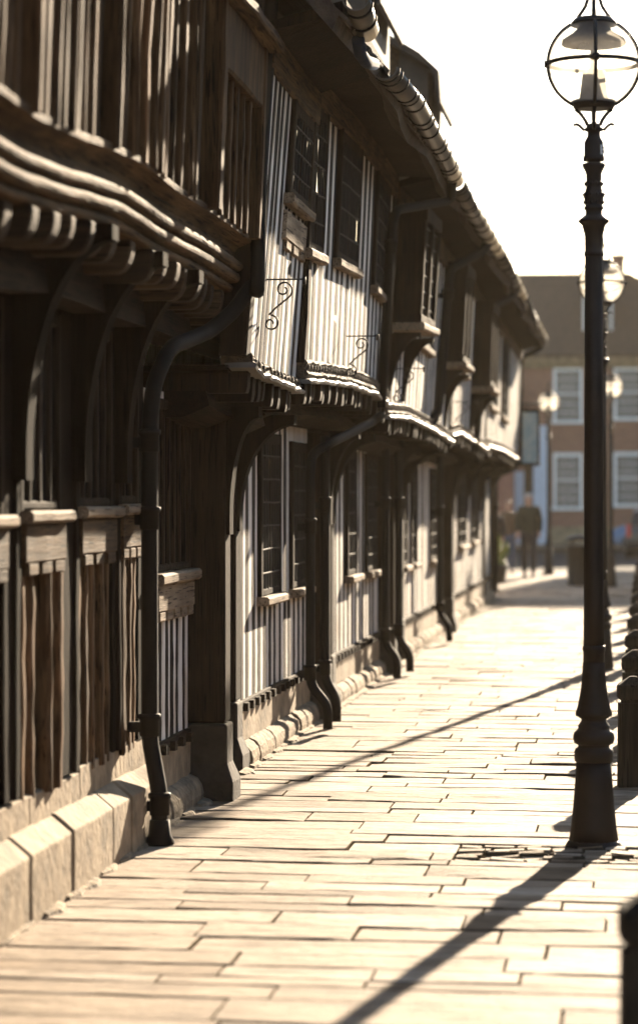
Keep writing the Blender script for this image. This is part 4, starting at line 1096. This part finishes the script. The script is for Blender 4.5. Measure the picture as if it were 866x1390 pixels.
    skin_obj('trousers', sc(tv), te, [r * k for r in (.125, .105, .078, .062, .105, .078, .062)], trou, H)
    for sx, fy_, fz_ in ((-1, st * .75, .045), (1, -st * .75, .05)):
        mb = MB(); rings = []
        for yy, w_, hh in ((-.09, .03, .05), (-.05, .042, .075), (.03, .045, .07), (.11, .05, .045), (.17, .042, .03), (.195, .015, .015)):
            rings.append([(x + (sx * .098 + w_ * math.cos(a)) * k, y + (fy_ + yy) * k, max(.002, (hh * (1 + math.sin(a)) * .8)) * k) for a in frange(0, 2 * PI - PI / 5, 9)])
        mb.ring_loft(rings, smooth=True); mb.build('shoe', 'shoe', H)
    return H
p1x, p1y = ground(718, 784); p2x, p2y = ground(690, 779)
person('person in a dark olive coat and dark trousers walking, grey hair catching the sun', p1x, p1y, 1.76, PI, M['coat_green'], M['trouser_dark'], 'hair_grey', .26, 0)
person('person in a brown coat and blue jeans walking beside the one in olive', p2x, p2y, 1.60, PI + .1, M['coat_brown'], M['trouser_blue'], 'hair_red', -.24, 0)
p3x, p3y = ground(671, 782)
person('person in a black coat half hidden by the terrace corner', p3x, p3y, 1.52, PI - .1, M['coat_black'], M['trouser_dark'], 'hair_red', .2, 0)

# ================================================================== parked cars
M['car_blue'] = plain('car_paint_blue', (.10, .16, .26), .3, .6); M['car_dark'] = plain('car_paint_grey', (.035, .036, .04), .3, .6)
M['tyre'] = plain('tyre_rubber', (.02, .02, .02), .8, .3); M['tail'] = plain('red_lamp_lens', (.45, .02, .015), .25, .5); M['alloy'] = plain('alloy_rim', (.35, .35, .36), .35, .5)
def car(label, x, y, rz, paint):
    H = thing('parked_car', label, 'car', (x, y, -.125), 'cars parked across the end of the street')
    H.rotation_euler.z = rz
    O = Vector((x, y, -.125))
    def build(mb, name, mat, par, bv=0):
        mb.v = [tuple(Vector(p) + O) for p in mb.v]; return mb.build(name, mat, par, bevel=bv)
    mb = MB()
    # lengthwise profile sections: y from rear (-) to front (+)
    def sec(yy, w, z0, z1, wt): return [(-w, yy, z0), (-w * 1.02, yy, (z0 + z1) * .5), (-wt, yy, z1), (wt, yy, z1), (w * 1.02, yy, (z0 + z1) * .5), (w, yy, z0)]
    mb.ring_loft([sec(-2.02, .70, .38, .75, .68), sec(-1.97, .82, .28, .92, .78), sec(-1.5, .87, .22, .96, .82), sec(0, .88, .2, .95, .83), sec(.9, .88, .2, .93, .80), sec(1.6, .86, .22, .84, .72), sec(1.98, .78, .3, .68, .6), sec(2.05, .66, .36, .58, .55)], smooth=False)
    b = build(mb, 'body', paint, H, .04)
    mb = MB(); mb.ring_loft([[(-.74, -1.86, .94), (-.74, .95, .92), (-.60, .30, 1.42), (-.58, -1.3, 1.44), (-.62, -1.62, 1.36)], [(.74, -1.86, .94), (.74, .95, .92), (.60, .30, 1.42), (.58, -1.3, 1.44), (.62, -1.62, 1.36)]])
    build(mb, 'cabin', 'glass', H, .03)
    mb = MB(); mb.ring_loft([[(-.60, .32, 1.415), (-.59, -1.3, 1.45), (-.62, -1.66, 1.37)], [(0, .34, 1.45), (0, -1.3, 1.49), (0, -1.68, 1.40)], [(.60, .32, 1.415), (.59, -1.3, 1.45), (.62, -1.66, 1.37)]], close=False, caps=False, smooth=True)
    mb.ring_loft([[(q * .60, .30, 1.40), (q * .66, .32, 1.42), (q * .62, -1.3, 1.46), (q * .58, -1.3, 1.42)] for q in (-1, -.97)]); build(mb, 'roof_panel', paint, H)
    for sx in (-1, 1):
        for yy in (-1.3, 1.3):
            mb = MB(); mb.ring_loft([[(sx * q, yy + rr_ * math.cos(a), .31 + rr_ * math.sin(a)) for a in frange(0, 2 * PI - PI / 10, 19)] for q, rr_ in ((.68, .27), (.70, .31), (.86, .31), (.88, .27))]); w = build(mb, 'wheel', 'tyre', H)
            mb = MB(); mb.ring_loft([[(sx * q, yy + .2 * math.cos(a), .31 + .2 * math.sin(a)) for a in frange(0, 2 * PI - PI / 7, 13)] for q in (.86, .892)]); build(mb, 'rim', 'alloy', w)
        mb = MB(); mb.box(sx * .74 - .07, sx * .74 + .07, -2.03, -1.9, .62, 1.0); build(mb, 'tail_light', 'tail', H, .015)
    mb = MB(); mb.box(-.82, .82, -2.09, -1.95, .34, .52); build(mb, 'bumper', 'car_dark' if paint != 'car_dark' else 'tyre', H, .03)
    mb = MB(); mb.box(-.26, .26, -2.045, -2.0, .66, .77); build(mb, 'number_plate', 'tag', H)
    return H
ax, ay = ground(893, 752)
car('dark grey parked car showing a red tail light at the right edge', ax, 80.0, -.06, 'car_dark')
car('blue parked car standing below the right sash windows', fx(907), 89.6, PI / 2, 'car_blue')

# ================================================================== light, sky, haze, camera
SUN_AZ = math.radians(8.9); SUN_EL = math.radians(16.2)
sd = bpy.data.lights.new('sun', 'SUN'); sd.energy = 5.0; sd.angle = math.radians(.6); sd.color = (1, .82, .60)
so = bpy.data.objects.new('sun', sd); COL.objects.link(so)
dirv = Vector((math.sin(SUN_AZ) * math.cos(SUN_EL), math.cos(SUN_AZ) * math.cos(SUN_EL), math.sin(SUN_EL)))
so.rotation_euler = dirv.to_track_quat('Z', 'Y').to_euler(); so.location = (10, 40, 30)
w = bpy.data.worlds.new('World'); scene.world = w; w.use_nodes = True; nt = w.node_tree
sky = nt.nodes.new('ShaderNodeTexSky'); sky.sky_type = 'NISHITA'; sky.sun_disc = False
sky.sun_elevation = SUN_EL; sky.sun_rotation = SUN_AZ; sky.air_density = 1.0; sky.dust_density = .6; sky.ozone_density = 1.0
bg = nt.nodes['Background']; bg.inputs[1].default_value = .06
L(nt, sky.outputs[0], bg.inputs[0])

HAZE = .0002  # thin warm air volume, stands in for lens flare besides slight haze
if HAZE:
    g = MB(); g.box(-150, 150, -70, 260, -1.6, 14.0); hz = g.build('haze', 'earth'); hz['kind'] = 'stuff'
    m = bpy.data.materials.new('haze_air'); m.use_nodes = True; nt = m.node_tree; nt.nodes.clear()
    o_ = nt.nodes.new('ShaderNodeOutputMaterial'); v = nt.nodes.new('ShaderNodeVolumePrincipled')
    v.inputs['Density'].default_value = HAZE; v.inputs['Color'].default_value = (1, .86, .66, 1); v.inputs['Anisotropy'].default_value = .3
    L(nt, v.outputs[0], o_.inputs['Volume']); hz.data.materials.clear(); hz.data.materials.append(m)

cd = bpy.data.cameras.new('camera'); cam = bpy.data.objects.new('camera', cd); COL.objects.link(cam); scene.camera = cam
cam.location = (0, 0, EYE); cam.rotation_euler = (PI / 2, 0, TH)
cd.sensor_fit = 'HORIZONTAL'; cd.sensor_width = 36; cd.lens = F / 866 * 36; cd.shift_y = -(695 - HY) / 866
cd.clip_start = .1; cd.clip_end = 3000
cd.dof.use_dof = True; cd.dof.focus_distance = 15.0; cd.dof.aperture_fstop = 3.2; cd.dof.aperture_blades = 0
scene.view_settings.view_transform = 'Standard'; scene.view_settings.look = 'None'; scene.view_settings.exposure = 2.32; scene.view_settings.gamma = 1
try:
    scene.cycles.use_denoising = True; scene.cycles.max_bounces = 8; scene.cycles.transparent_max_bounces = 16; scene.cycles.volume_bounces = 0
except Exception: pass
